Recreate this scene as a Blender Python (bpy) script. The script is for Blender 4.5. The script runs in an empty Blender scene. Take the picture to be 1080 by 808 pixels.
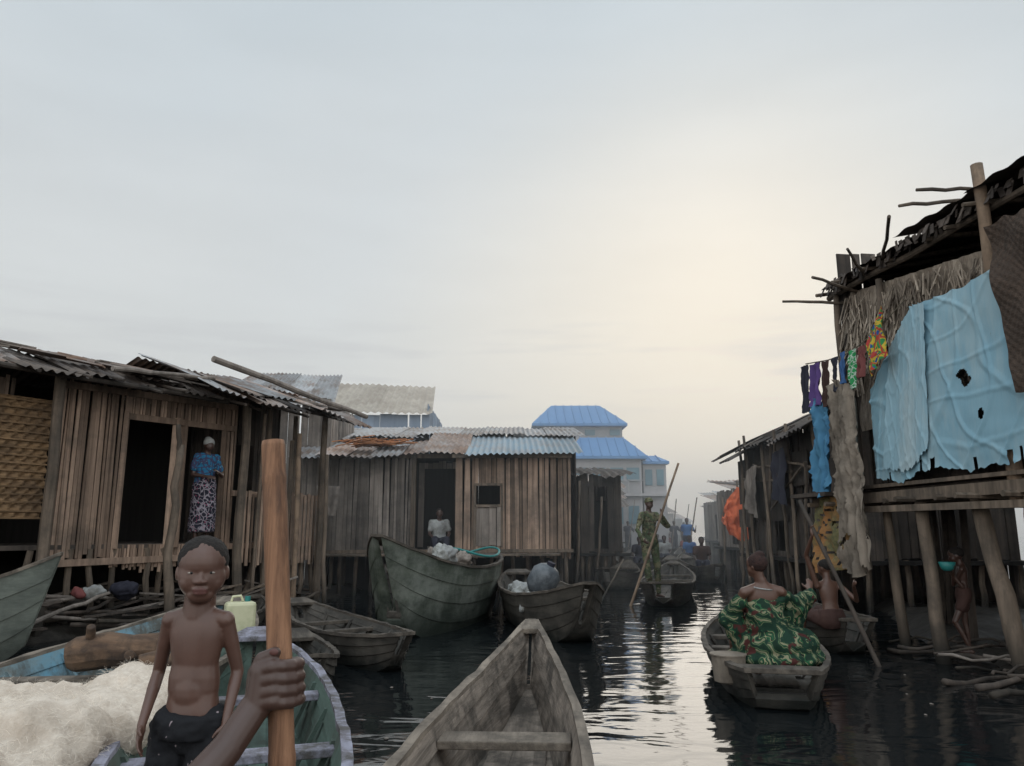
import bpy, bmesh, math, random
from mathutils import Vector, Matrix, noise, kdtree
R=random.Random(7)
V=Vector
sc=bpy.context.scene
COL=sc.collection
# ---------------------------------------------------------------- mesh helper
class MB:
    def __init__(s): s.v=[];s.f=[];s.m=[]
    def add(s,vs,fs,m=0):
        o=len(s.v); s.v+=[Vector(v) for v in vs]; s.f+=[[i+o for i in f] for f in fs]; s.m+=[m]*len(fs)
    def plank(s,pb,pt,d,w,n,th,m=0,taper=1.0):
        pb,pt=V(pb),V(pt); d=V(d).normalized()*w/2; n=V(n).normalized()*th/2
        vs=[pb-d-n,pb+d-n,pb+d+n,pb-d+n,pt-d*taper-n,pt+d*taper-n,pt+d*taper+n,pt-d*taper+n]
        s.add(vs,[(3,2,1,0),(4,5,6,7),(0,1,5,4),(1,2,6,5),(2,3,7,6),(3,0,4,7)],m)
    def beam(s,p0,p1,w,h=None,m=0):
        p0,p1=V(p0),V(p1); h=h or w; t=(p1-p0).normalized()
        up=V((0,0,1)) if abs(t.z)<.9 else V((0,1,0))
        side=t.cross(up).normalized(); up=side.cross(t).normalized()
        s.plank(p0,p1,side,w,up,h,m)
    def box(s,c,sz,m=0,rz=0):
        c=V(c); a=V((math.cos(rz),math.sin(rz),0)); b=V((-a.y,a.x,0))
        s.plank(c-V((0,0,sz[2]/2)),c+V((0,0,sz[2]/2)),a,sz[0],b,sz[1],m)
    def tube(s,pts,rad,seg=8,m=0):
        pts=[V(p) for p in pts]; n=len(pts)
        if not hasattr(rad,'__len__'): rad=[rad]*n
        ref=None; vs=[]
        for i,p in enumerate(pts):
            t=(pts[min(i+1,n-1)]-pts[max(i-1,0)]).normalized()
            if ref is None:
                ref=t.cross(V((.3,.2,.93)))
                if ref.length<.1: ref=t.cross(V((1,0,0)))
            a=(ref-t*ref.dot(t)).normalized(); ref=a; b=t.cross(a)
            for k in range(seg):
                an=2*math.pi*k/seg
                vs.append(p+(a*math.cos(an)+b*math.sin(an))*rad[i])
        fs=[]
        for i in range(n-1):
            for k in range(seg):
                k2=(k+1)%seg
                fs.append((i*seg+k,i*seg+k2,(i+1)*seg+k2,(i+1)*seg+k))
        fs.append(tuple(range(seg-1,-1,-1))); fs.append(tuple((n-1)*seg+k for k in range(seg)))
        s.add(vs,fs,m)
    def cap(s,p0,p1,r0,r1,seg=14):
        p0,p1=V(p0),V(p1); d=p1-p0
        if d.length<1e-4: d=V((0,0,1e-3)); p1=p0+d
        t=d.normalized(); pts=[];rad=[]
        for a in (-85,-60,-35,-12): 
            pts.append(p0+t*r0*math.sin(math.radians(a))); rad.append(r0*math.cos(math.radians(a)))
        for a in (12,35,60,85):
            pts.append(p1+t*r1*math.sin(math.radians(a))); rad.append(r1*math.cos(math.radians(a)))
        s.tube(pts,rad,seg)
    def ell(s,c,r,ax=None,nu=18,nv=11,m=0):
        c=V(c); ax=ax or (V((1,0,0)),V((0,1,0)),V((0,0,1))); vs=[];fs=[]
        for j in range(1,nv):
            ph=math.pi*j/nv
            for i in range(nu):
                th=2*math.pi*i/nu
                vs.append(c+ax[0]*r[0]*math.sin(ph)*math.cos(th)+ax[1]*r[1]*math.sin(ph)*math.sin(th)+ax[2]*r[2]*math.cos(ph))
        for j in range(nv-2):
            for i in range(nu):
                i2=(i+1)%nu; fs.append((j*nu+i,(j+1)*nu+i,(j+1)*nu+i2,j*nu+i2))
        vs+= [c+ax[2]*r[2],c-ax[2]*r[2]]; a=len(vs)-2
        for i in range(nu):
            i2=(i+1)%nu; fs.append((a,i,i2)); fs.append((a+1,(nv-2)*nu+i2,(nv-2)*nu+i))
        s.add(vs,fs,m)
    def grid(s,fn,nx,ny,m=0,skip=None):
        vs=[fn(i/nx,j/ny) for j in range(ny+1) for i in range(nx+1)]
        fs=[(j*(nx+1)+i,j*(nx+1)+i+1,(j+1)*(nx+1)+i+1,(j+1)*(nx+1)+i) for j in range(ny) for i in range(nx) if not(skip and skip((i+.5)/nx,(j+.5)/ny))]
        s.add(vs,fs,m)
def mesh_of(mb,name,mats,smooth=False,off=V((0,0,0))):
    me=bpy.data.meshes.new(name)
    me.from_pydata([tuple(v-off) for v in mb.v],[],mb.f); me.update()
    for m in (mats if isinstance(mats,(list,tuple)) else [mats]): me.materials.append(m)
    me.polygons.foreach_set('material_index',mb.m)
    if smooth: me.polygons.foreach_set('use_smooth',[True]*len(mb.f))
    return me
def meta(o,label,cat,group=None):
    if label: o['label']=label
    if cat: o['category']=cat
    if group: o['group']=group
def thing(name,label,cat,base,group=None,rz=0):
    e=bpy.data.objects.new(name,None); e.empty_display_size=.2; COL.objects.link(e)
    e.location=base; e.rotation_euler[2]=rz; meta(e,label,cat,group); return e
def bev(o,w):
    b=o.modifiers.new('b','BEVEL'); b.width=w; b.segments=2; b.limit_method='ANGLE'
def part(par,name,mb,mats,smooth=False,label=None,bevel=0,local=False):
    off=V((0,0,0)) if local else V(par.location)
    o=bpy.data.objects.new(name,mesh_of(mb,name,mats,smooth,off)); COL.objects.link(o); o.parent=par
    if label:o['label']=label
    if bevel: bev(o,bevel)
    return o
def solo(name,label,cat,mb,mats,base,smooth=False,group=None,bevel=0):
    base=V(base); o=bpy.data.objects.new(name,mesh_of(mb,name,mats,smooth,base)); COL.objects.link(o); o.location=base
    meta(o,label,cat,group)
    if bevel: bev(o,bevel)
    return o
def blob(mb,vox,smooth=5,namp=0,nfreq=8,nscale=(1,1,1)):
    me=bpy.data.meshes.new('t'); me.from_pydata([tuple(v) for v in mb.v],[],mb.f); me.update()
    o=bpy.data.objects.new('t',me); COL.objects.link(o)
    m=o.modifiers.new('r','REMESH'); m.mode='VOXEL'; m.voxel_size=vox
    if smooth:
        k=o.modifiers.new('s','SMOOTH'); k.factor=.5; k.iterations=smooth
    dg=bpy.context.evaluated_depsgraph_get(); ev=o.evaluated_get(dg); e=ev.to_mesh()
    out=MB(); nr=[V(v.normal) for v in e.vertices]
    for v,n in zip(e.vertices,nr):
        p=V(v.co)
        if namp: p=p+n*namp*(noise.noise(V((p.x*nscale[0],p.y*nscale[1],p.z*nscale[2]))*nfreq)+.5*noise.noise(p*nfreq*2.7))
        out.v.append(p)
    out.f=[list(q.vertices) for q in e.polygons]; out.m=[0]*len(out.f)
    ev.to_mesh_clear(); bpy.data.objects.remove(o); bpy.data.meshes.remove(me)
    return out
# ---------------------------------------------------------------- materials
def nt(name):
    m=bpy.data.materials.new(name); m.use_nodes=True; t=m.node_tree; b=t.nodes['Principled BSDF']; return m,t,b
def mixc(t,fac,a,b,mode='MIX'):
    n=t.nodes.new('ShaderNodeMix'); n.data_type='RGBA'; n.blend_type=mode
    for i,x in ((0,fac),(6,a),(7,b)):
        if hasattr(x,'is_linked') : t.links.new(x,n.inputs[i])
        elif i==0: n.inputs[0].default_value=x
        else: n.inputs[i].default_value=(*x[:3],1)
    return n.outputs[2]
def mrange(t,x,a,b,c=0,d=1):
    n=t.nodes.new('ShaderNodeMapRange'); t.links.new(x,n.inputs[0])
    for i,q in enumerate((a,b,c,d)): n.inputs[i+1].default_value=q
    return n.outputs[0]
def rep3(t,x):
    c=t.nodes.new('ShaderNodeCombineXYZ')
    for i in range(3): t.links.new(x,c.inputs[i])
    return c.outputs[0]
def tnoise(t,scale,det=5,mp=None,rough=.6,dist=0):
    tc=t.nodes.new('ShaderNodeTexCoord'); m=t.nodes.new('ShaderNodeMapping'); t.links.new(tc.outputs['Object'],m.inputs[0])
    if mp: m.inputs['Scale'].default_value=mp
    n=t.nodes.new('ShaderNodeTexNoise'); t.links.new(m.outputs[0],n.inputs['Vector']); n.inputs['Scale'].default_value=scale
    n.inputs['Detail'].default_value=det; n.inputs['Roughness'].default_value=rough; n.inputs['Distortion'].default_value=dist
    return n.outputs[0]
def mk(name,c1,c2,mp=(10,10,.8),scale=1,rough=.85,isl=.45,bump=.3,dirt=None,dsc=1.3,damt=.7,spec=.3,dmp=None,bd=.02,metal=0,bands=None,crease=0):
    m,t,b=nt(name)
    n1=tnoise(t,scale,7,mp); col=mixc(t,mrange(t,n1,.33,.67),c1,c2)
    if dirt: col=mixc(t,mrange(t,tnoise(t,dsc,6,dmp,.7),.45,.62,0,damt),col,dirt)
    if bands: # wet staining at the waterline of the wood itself
        g=t.nodes.new('ShaderNodeNewGeometry'); s=t.nodes.new('ShaderNodeSeparateXYZ'); t.links.new(g.outputs['Position'],s.inputs[0])
        a=t.nodes.new('ShaderNodeMath'); a.operation='ADD'; t.links.new(s.outputs[2],a.inputs[0]); t.links.new(mrange(t,tnoise(t,3,4),.2,.8,-.12,.12),a.inputs[1])
        col=mixc(t,mrange(t,a.outputs[0],bands[0],bands[1],1,0),col,bands[2])
    if isl:
        g=t.nodes.new('ShaderNodeNewGeometry'); r=mrange(t,g.outputs['Random Per Island'],0,1,1-isl,1+isl)
        col=mixc(t,1.0,col,rep3(t,r),'MULTIPLY')
    t.links.new(col,b.inputs['Base Color']); b.inputs['Roughness'].default_value=rough; b.inputs['Specular IOR Level'].default_value=spec
    b.inputs['Metallic'].default_value=metal
    if bump:
        n3=tnoise(t,scale*2.3,8,mp); 
        if crease: # angular facets like stiff folded plastic sheet
            tc=t.nodes.new('ShaderNodeTexCoord'); v=t.nodes.new('ShaderNodeTexVoronoi'); v.feature='F1'; v.inputs['Scale'].default_value=crease
            nz=t.nodes.new('ShaderNodeTexNoise'); nz.inputs['Scale'].default_value=1.5; t.links.new(tc.outputs['Object'],nz.inputs['Vector'])
            mq=t.nodes.new('ShaderNodeMapping'); mq.inputs['Scale'].default_value=(1.4,1.4,.55); t.links.new(tc.outputs['Object'],mq.inputs[0])
            ad=t.nodes.new('ShaderNodeVectorMath'); ad.operation='MULTIPLY_ADD'; t.links.new(nz.outputs[1],ad.inputs[0]); ad.inputs[1].default_value=(.9,.9,.9); t.links.new(mq.outputs[0],ad.inputs[2]); t.links.new(ad.outputs[0],v.inputs['Vector'])
            q=t.nodes.new('ShaderNodeMath'); q.operation='MULTIPLY_ADD'; t.links.new(v.outputs['Distance'],q.inputs[0]); q.inputs[1].default_value=1.0; t.links.new(n3,q.inputs[2]); n3=q.outputs[0]
        bp=t.nodes.new('ShaderNodeBump'); bp.inputs['Strength'].default_value=bump; bp.inputs['Distance'].default_value=bd
        t.links.new(n3,bp.inputs['Height']); t.links.new(bp.outputs[0],b.inputs['Normal'])
    return m
W_wall=mk('weathered slats',(.34,.235,.172),(.16,.108,.079),mp=(14,14,.9),dirt=(.09,.07,.056),damt=.65)
W_grey=mk('grey boards',(.26,.22,.19),(.14,.115,.098),dirt=(.065,.055,.048),dsc=.9)
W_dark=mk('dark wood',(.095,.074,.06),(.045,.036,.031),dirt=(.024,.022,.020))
W_post=mk('post wood',(.18,.134,.10),(.078,.06,.045),mp=(14,14,1.2),dirt=(.04,.035,.03),bands=(.05,.5,(.02,.018,.015)))
W_tan=mk('tan wood',(.25,.175,.12),(.14,.093,.063),mp=(14,14,2),dirt=(.07,.053,.04),dsc=3)
W_log=mk('brown log wood',(.15,.09,.055),(.055,.034,.024),mp=(3,14,14),isl=.1,dirt=(.025,.019,.016),dsc=7)
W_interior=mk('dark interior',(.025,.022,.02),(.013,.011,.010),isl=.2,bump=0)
B_out=mk('hull weathered',(.12,.102,.082),(.055,.047,.038),mp=(3,1.2,9),scale=1.4,isl=.1,dirt=(.038,.048,.04),dsc=2.2,damt=.75,bands=(.02,.22,(.014,.016,.013)),spec=.4,rough=.7)
B_dark=mk('hull dark',(.07,.06,.05),(.03,.027,.023),mp=(3,1.2,9),scale=1.4,isl=.1,dirt=(.13,.115,.095),dsc=3,damt=.35,bands=(.02,.18,(.011,.012,.010)),spec=.45,rough=.6)
B_green=mk('hull green grey',(.085,.098,.074),(.034,.042,.033),mp=(3,1.2,7),scale=1.3,isl=.1,dirt=(.24,.25,.22),dsc=1.5,damt=.55,bands=(.05,.55,(.015,.02,.015)),spec=.45,rough=.62)
B_pale=mk('hull pale green',(.18,.195,.165),(.095,.105,.09),mp=(3,1.2,7),scale=1.3,isl=.1,dirt=(.06,.065,.055),dsc=2,damt=.6,bands=(.05,.5,(.02,.024,.02)),spec=.4,rough=.7)
B_in=mk('boat inside',(.27,.22,.18),(.095,.078,.064),mp=(16,.8,16),isl=.22,dirt=(.045,.038,.032),dsc=3.5,damt=.85,bump=.5)
B_ind=mk('boat inside dark',(.12,.105,.09),(.05,.045,.04),mp=(12,1.2,12),isl=.3,dirt=(.03,.03,.027),dsc=2.5)
B_ingreen=mk('boat inside green paint',(.09,.135,.113),(.055,.078,.064),mp=(10,1.2,10),isl=.2,dirt=(.045,.045,.036),dsc=3)
B_inblue=mk('boat inside blue paint',(.12,.27,.36),(.18,.22,.22),mp=(6,2,6),isl=.2,dirt=(.08,.07,.056),dsc=3.2,damt=.9)
B_rim=mk('gunwale wood',(.25,.205,.163),(.10,.08,.064),mp=(14,2,14),isl=.3,dirt=(.055,.046,.038),dsc=4,bump=.5)
B_rimd=mk('dark gunwale wood',(.14,.116,.094),(.06,.049,.04),mp=(14,2,14),isl=.3,dirt=(.035,.03,.026),dsc=4)
B_rimp=mk('painted gunwale',(.32,.32,.39),(.15,.136,.16),mp=(12,2,12),isl=.2,dirt=(.065,.058,.05),dsc=7,damt=.9)
M_sheet=mk('galvanised sheet',(.34,.34,.35),(.24,.235,.235),mp=(2,2,2),scale=2,isl=.3,bump=.1,dirt=(.14,.085,.055),dsc=1.6,damt=.85,rough=.6)
M_rust=mk('rusty sheet',(.26,.17,.125),(.13,.083,.062),mp=(2,2,2),scale=2,isl=.4,bump=.1,dirt=(.34,.32,.31),dsc=1.1,damt=.7,rough=.75)
M_darkroof=mk('dark roof',(.085,.07,.062),(.042,.035,.033),mp=(2,2,2),scale=2,isl=.45,bump=.2,dirt=(.15,.115,.09),dsc=1.5,damt=.55)
M_beige=mk('beige sheet',(.44,.385,.32),(.32,.27,.22),mp=(2,2,2),scale=1.5,isl=.12,bump=.05,dirt=(.22,.17,.13),dsc=.9,damt=.5,rough=.7)
M_bluesheet=mk('blue grey sheet',(.17,.25,.31),(.23,.28,.31),mp=(2,2,2),scale=1.5,isl=.25,bump=.05,dirt=(.2,.18,.17),dsc=1.5,damt=.65,rough=.6)
M_blueroof=mk('blue painted roof',(.07,.18,.36),(.09,.21,.40),mp=(1,1,1),scale=.5,isl=.05,bump=0,rough=.7)
M_plaster=mk('pale plaster',(.36,.335,.335),(.29,.275,.275),mp=(1,1,1),scale=.6,isl=.05,bump=0,dirt=(.2,.2,.2),dsc=.5,damt=.5)
M_glass=mk('teal windows',(.09,.18,.22),(.05,.11,.14),mp=(1,1,1),scale=.8,isl=.3,bump=0,rough=.3)
M_blueboard=mk('blue boards',(.24,.29,.37),(.18,.23,.30),mp=(6,6,.6),isl=.2,bump=0)
M_thatch=mk('thatch',(.42,.35,.28),(.16,.125,.095),mp=(26,26,3),isl=.5,bump=.5,dirt=(.12,.09,.068),dsc=1.7)
M_mat=mk('woven mat',(.085,.056,.041),(.036,.026,.019),mp=(30,30,30),isl=.3,bump=.5,dirt=(.05,.035,.027),dsc=2)
M_basket=mk('woven cane',(.29,.18,.095),(.15,.095,.052),mp=(4,4,40),isl=.3,bump=.5,dirt=(.09,.06,.04),dsc=2)
M_tarp=mk('blue tarpaulin',(.21,.37,.455),(.25,.41,.485),mp=(5,5,.7),scale=1.2,isl=0,bump=.3,bd=.03,dirt=(.34,.44,.47),dsc=3.0,damt=.55,rough=.6,crease=2.4,dmp=(1,1,.3))
M_tarp2=mk('pale tarpaulin',(.26,.41,.48),(.30,.45,.52),mp=(5,5,.7),scale=1.2,isl=0,bump=.3,bd=.03,dirt=(.38,.46,.48),dsc=3.0,rough=.6,crease=2.6,dmp=(1,1,.3))
M_bluecloth=mk('blue cloth',(.045,.15,.28),(.08,.22,.34),mp=(3,3,1),isl=0,bump=.4)
M_beigecloth=mk('dirty beige cloth',(.27,.22,.175),(.15,.125,.10),mp=(4,4,1),isl=0,bump=.5,dirt=(.08,.065,.052),dsc=3)
M_netgreen=mk('olive netting',(.17,.15,.065),(.09,.09,.05),mp=(30,30,30),isl=0,bump=.4,dirt=(.33,.13,.04),dsc=2.2)
M_orange=mk('orange tarpaulin',(.80,.18,.07),(.58,.12,.045),mp=(2,2,2),isl=0,bump=.5,bd=.06,crease=2.5)
M_leaf=mk('dried orange leaves',(.5,.22,.10),(.33,.14,.06),mp=(20,20,20),isl=.4,bump=.5)
M_mud=mk('mud',(.03,.026,.022),(.017,.015,.013),mp=(1,1,1),scale=4,isl=0,bump=.8,rough=.5,dirt=(.07,.06,.05),dsc=7,damt=.35)
M_bamboo=mk('bamboo',(.33,.17,.095),(.16,.077,.042),mp=(90,90,2.0),isl=0,bump=.8,bd=.004,dirt=(.08,.042,.028),dsc=34,damt=.85,rough=.65,dmp=(1,1,.12))
M_net=mk('net filament',(.84,.76,.66),(.68,.59,.49),mp=(9,9,9),isl=.3,bump=0,rough=.6)
M_netb=mk('net bulk',(.66,.57,.48),(.54,.45,.37),mp=(30,30,30),isl=0,bump=.5,bd=.02,dirt=(.42,.34,.27),dsc=4,rough=.95)
M_white=mk('pale yellow plastic',(.55,.53,.35),(.44,.42,.28),mp=(2,2,2),isl=.1,bump=.05,rough=.4,dirt=(.3,.33,.18),dsc=4,damt=.5)
M_grplas=mk('dark grey plastic',(.08,.09,.10),(.05,.055,.062),mp=(2,2,2),isl=.1,bump=.1,rough=.45,dirt=(.14,.15,.16),dsc=6)
M_teal=mk('teal plastic',(.02,.15,.14),(.03,.18,.17),mp=(2,2,2),isl=0,bump=0,rough=.4)
M_rope=mk('rope',(.18,.15,.11),(.1,.08,.06),mp=(40,40,40),isl=0)
def skin(name,c): return mk(name,c,[x*.82 for x in c],mp=(3,3,3),scale=5,isl=0,bump=.08,bd=.002,rough=.42,spec=.5)
S1=skin('brown skin',(.105,.052,.037)); S2=skin('dark brown skin',(.068,.035,.026)); S3=skin('warm brown skin',(.110,.055,.038))
M_hair=mk('black hair',(.022,.017,.015),(.012,.01,.009),mp=(60,60,60),isl=0,bump=.8,bd=.006,rough=.9)
M_wrap=mk('dark brown hair',(.045,.022,.018),(.02,.011,.01),mp=(30,30,30),isl=0,bump=.6)
M_eye=mk('eye white',(.30,.255,.22),(.25,.21,.18),isl=0,bump=0,rough=.3); M_iris=mk('iris',(.008,.006,.005),(.008,.006,.005),isl=0,bump=0,rough=.15)
M_lip=mk('lips',(.115,.05,.042),(.095,.042,.036),isl=0,bump=0,rough=.4)
def pattern(name,cols,scale,base,kind='vor'):
    m,t,b=nt(name); col=base
    if kind=='wave':
        tc=t.nodes.new('ShaderNodeTexCoord'); wv_=t.nodes.new('ShaderNodeTexWave'); wv_.wave_type='RINGS'; wv_.rings_direction='SPHERICAL'; wv_.inputs['Scale'].default_value=scale; wv_.inputs['Distortion'].default_value=11; wv_.inputs['Detail'].default_value=2; wv_.inputs['Detail Scale'].default_value=1.9
        mpn=t.nodes.new('ShaderNodeMapping'); mpn.inputs['Location'].default_value=(.7,.3,.4); t.links.new(tc.outputs['Object'],mpn.inputs[0]); t.links.new(mpn.outputs[0],wv_.inputs['Vector'])
        r=t.nodes.new('ShaderNodeValToRGB'); r.color_ramp.interpolation='CONSTANT'; t.links.new(wv_.outputs['Fac'],r.inputs[0]); E=r.color_ramp.elements
        E[0].position=0; E[0].color=(*base,1); E[1].position=cols[0][0]; E[1].color=(*cols[0][1],1)
        for p_,c_ in cols[1:]:
            q=E.new(p_); q.color=(*c_,1)
        col=mixc(t,mrange(t,tnoise(t,11,3),.53,.57),r.outputs[0],(.010,.032,.020)); col=mixc(t,mrange(t,tnoise(t,7,2,(1,1.3,1.1)),.60,.63),col,(.055,.016,.014))
    else:
      for i,(c,th,sc_) in enumerate(cols):
        if kind=='vor':
            tc=t.nodes.new('ShaderNodeTexCoord'); mp=t.nodes.new('ShaderNodeMapping'); t.links.new(tc.outputs['Object'],mp.inputs[0]); mp.inputs['Location'].default_value=(i*3.1,i*1.7,i*.9)
            n0=t.nodes.new('ShaderNodeTexNoise'); n0.inputs['Scale'].default_value=scale*.5; t.links.new(mp.outputs[0],n0.inputs['Vector'])
            ad=t.nodes.new('ShaderNodeVectorMath'); ad.operation='MULTIPLY_ADD'; t.links.new(n0.outputs[1],ad.inputs[0]); ad.inputs[1].default_value=(.6/scale*4,)*3; t.links.new(mp.outputs[0],ad.inputs[2])
            v=t.nodes.new('ShaderNodeTexVoronoi'); v.feature='DISTANCE_TO_EDGE' if i%2==0 else 'F1'; v.inputs['Scale'].default_value=scale*sc_; t.links.new(ad.outputs[0],v.inputs['Vector'])
            f=mrange(t,v.outputs['Distance'],th,th+.04,1,0)
        else:
            n=tnoise(t,scale*sc_,3,(1+i*.2,1,1.3)); f=mrange(t,n,th,th+.03)
        col=mixc(t,f,col,c)
    t.links.new(col,b.inputs['Base Color']); b.inputs['Roughness'].default_value=.85; b.inputs['Specular IOR Level'].default_value=.2
    bp=t.nodes.new('ShaderNodeBump'); bp.inputs['Strength'].default_value=.4; bp.inputs['Distance'].default_value=.02; t.links.new(tnoise(t,12,4),bp.inputs['Height']); t.links.new(bp.outputs[0],b.inputs['Normal'])
    return m
P_green=pattern('green wax print',[(.30,(.022,.085,.038)),(.49,(.24,.23,.13)),(.58,(.010,.016,.012)),(.72,(.017,.07,.032)),(.91,(.19,.18,.11))],3.0,(.010,.028,.017),kind='wave')
P_camo=pattern('camouflage',[((.14,.13,.075),.5,1),((.045,.032,.02),.55,1.4),((.24,.22,.15),.62,1.2)],9,(.06,.078,.04),kind='n')
P_floral=pattern('floral skirt',[((.25,.22,.25),.06,1),((.35,.05,.12),.15,1.5)],14,(.02,.02,.03))
P_bluetop=pattern('blue print blouse',[((.05,.05,.1),.1,1),((.16,.42,.5),.12,1.3)],14,(.025,.14,.26))
P_gw=pattern('green white cloth',[((.42,.5,.42),.06,1)],16,(.03,.24,.08))
P_multi=pattern('printed cloth',[((.55,.38,.05),.07,1),((.025,.09,.3),.25,1.2),((.38,.05,.04),.05,.8)],9,(.04,.22,.07))
P_black=pattern('black shorts with print',[((.012,.012,.014),.0,1.0),((.25,.20,.21),.08,1.0)],24,(.012,.012,.014))
C_red=mk('red brown cloth',(.19,.06,.05),(.13,.04,.04),mp=(5,5,1),isl=0,bump=.3)
C_purple=mk('purple cloth',(.11,.06,.20),(.08,.045,.15),mp=(5,5,1),isl=0,bump=.3)
C_dark=mk('dark cloth',(.03,.03,.045),(.02,.02,.03),mp=(5,5,1),isl=0,bump=.3)
C_brown=mk('dark brown cloth',(.06,.03,.024),(.04,.02,.017),mp=(5,5,1),isl=0,bump=.3)
C_pale=mk('pale cloth',(.36,.36,.34),(.24,.24,.24),mp=(5,5,1),isl=0,bump=.3,dirt=(.13,.12,.10),dsc=5)
C_blue=mk('blue shirt cloth',(.05,.13,.28),(.04,.09,.22),mp=(5,5,1),isl=0,bump=.3)
# ---------------------------------------------------------------- builders
def slats(mb,p0,p1,z0,z1,w=.1,th=.022,gap=.008,holes=(),jit=.03,lean=.008,m=0):
    p0=V((p0[0],p0[1],0)); p1=V((p1[0],p1[1],0)); L=(p1-p0).length; d=(p1-p0)/L; n=V((d.y,-d.x,0)); x=0
    f0=z0 if callable(z0) else (lambda t:z0); f1=z1 if callable(z1) else (lambda t:z1)
    while x<L-.01:
        ww=min(w*R.uniform(.6,1.4),L-x+.02); t=(x+ww/2)/L
        sg=[(f0(t)+R.uniform(-jit,jit),f1(t)+R.uniform(-jit,jit))]
        for (a,b,za,zb) in holes:
            if a<=t<=b:
                ns=[]
                for (q,r) in sg:
                    if za>q: ns.append((q,min(za,r)))
                    if zb<r: ns.append((max(zb,q),r))
                sg=ns
        o=n*R.uniform(-.014,.014)
        for (a,b) in sg:
            if b-a>.05:
                c=p0+d*(x+ww/2)+o
                mb.plank(c+V((0,0,a)),c+V((0,0,b))+d*R.uniform(-lean,lean)*(b-a),d,ww,n,th,m)
        x+=ww+gap*R.uniform(.2,2)
def corr(mb,a,b,c,d,pitch=.13,amp=.02,ny=3,sheet=.85,jit=.03,ms=(0,),rag=.12):
    a,b,c,d=V(a),V(b),V(c),V(d); L=(b-a).length; ns=max(1,round(L/sheet)); N=(b-a).cross(d-a).normalized()
    if N.z<0:N=-N
    for i in range(ns):
        t0=i/ns; t1=min((i+1)/ns+.04,1.02); oz=R.uniform(-jit,jit)+.012*(i%2); ext=R.uniform(-rag*1.3,rag); tl=R.uniform(-jit,jit); dr=R.uniform(0,jit*2)
        nx=max(6,int((t1-t0)*L/pitch*6))
        def fn(u,v):
            t=t0+(t1-t0)*u; v2=ext*.4+v*(1-ext*.4)
            lo=a.lerp(b,t); hi=d.lerp(c,t); p=lo.lerp(hi,v2)
            return p+N*(oz+tl*(u-.5)+amp*math.sin(2*math.pi*t*L/pitch)+.035*noise.noise(p*1.3))-V((0,0,dr*(1-v)**3))
        mb.grid(fn,nx,ny,R.choice(ms))
def poly(P,u):
    k=u*(len(P)-1); i=min(int(k),len(P)-2); return V(P[i]).lerp(V(P[i+1]),k-i)
def cloth(mb,top,bot,out,nx=30,ny=24,amp=.04,folds=5,seed=0,skip=None,fine=0):
    out=V(out).normalized()
    def fn(u,v):
        p=poly(top,u).lerp(poly(bot,u),v); s=noise.noise(V((u*3+seed,v*2,seed)))
        a=math.sin(u*folds*6.28+s*3+seed)*(.35+.65*v)
        q=p+out*(amp*a+amp*1.3*noise.noise(V((u*5,v*5,seed*1.3)))+amp*.6*noise.noise(V((u*14,v*12,seed*2.3))))
        if fine: # narrow straight fold lines running diagonally down the sheet
            def crease(x): 
                x=abs((x%1.0)-.5)*2; return max(0,1-x*6)
            w1=u*7+v*1.6+1.2*noise.noise(V((u*2,v*1.5,seed))); w2=u*5-v*2.3+1.1*noise.noise(V((u*2,v*2,seed+4))); w3=v*4+u*1.5+.9*noise.noise(V((u*3,v*2,seed+9)))
            q+=out*fine*(crease(w1)+.8*crease(w2)+.5*crease(w3))
            q+=V((0,0,(-.05*noise.noise(V((u*14,3,1)))-.03*noise.noise(V((u*50,3,1))))*max(0,(v-.8)*5)+.03*noise.noise(V((u*18,9,1)))*max(0,(.15-v)*6)))
        return q
    mb.grid(fn,nx,ny,0,skip)
def pole(mb,p0,p1,r0,r1=None,bend=.03,seg=8,n=7):
    p0,p1=V(p0),V(p1); r1=r1 or r0*.8; sd=R.uniform(0,50)
    pts=[p0.lerp(p1,i/(n-1))+noise.noise_vector(V((sd,i*.6,0)))*bend*(1 if 0<i<n-1 else .3) for i in range(n)]
    mb.tube(pts,[r0+(r1-r0)*i/(n-1)+r0*.12*noise.noise(V((sd,i*1.1,3))) for i in range(n)],seg)
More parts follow.
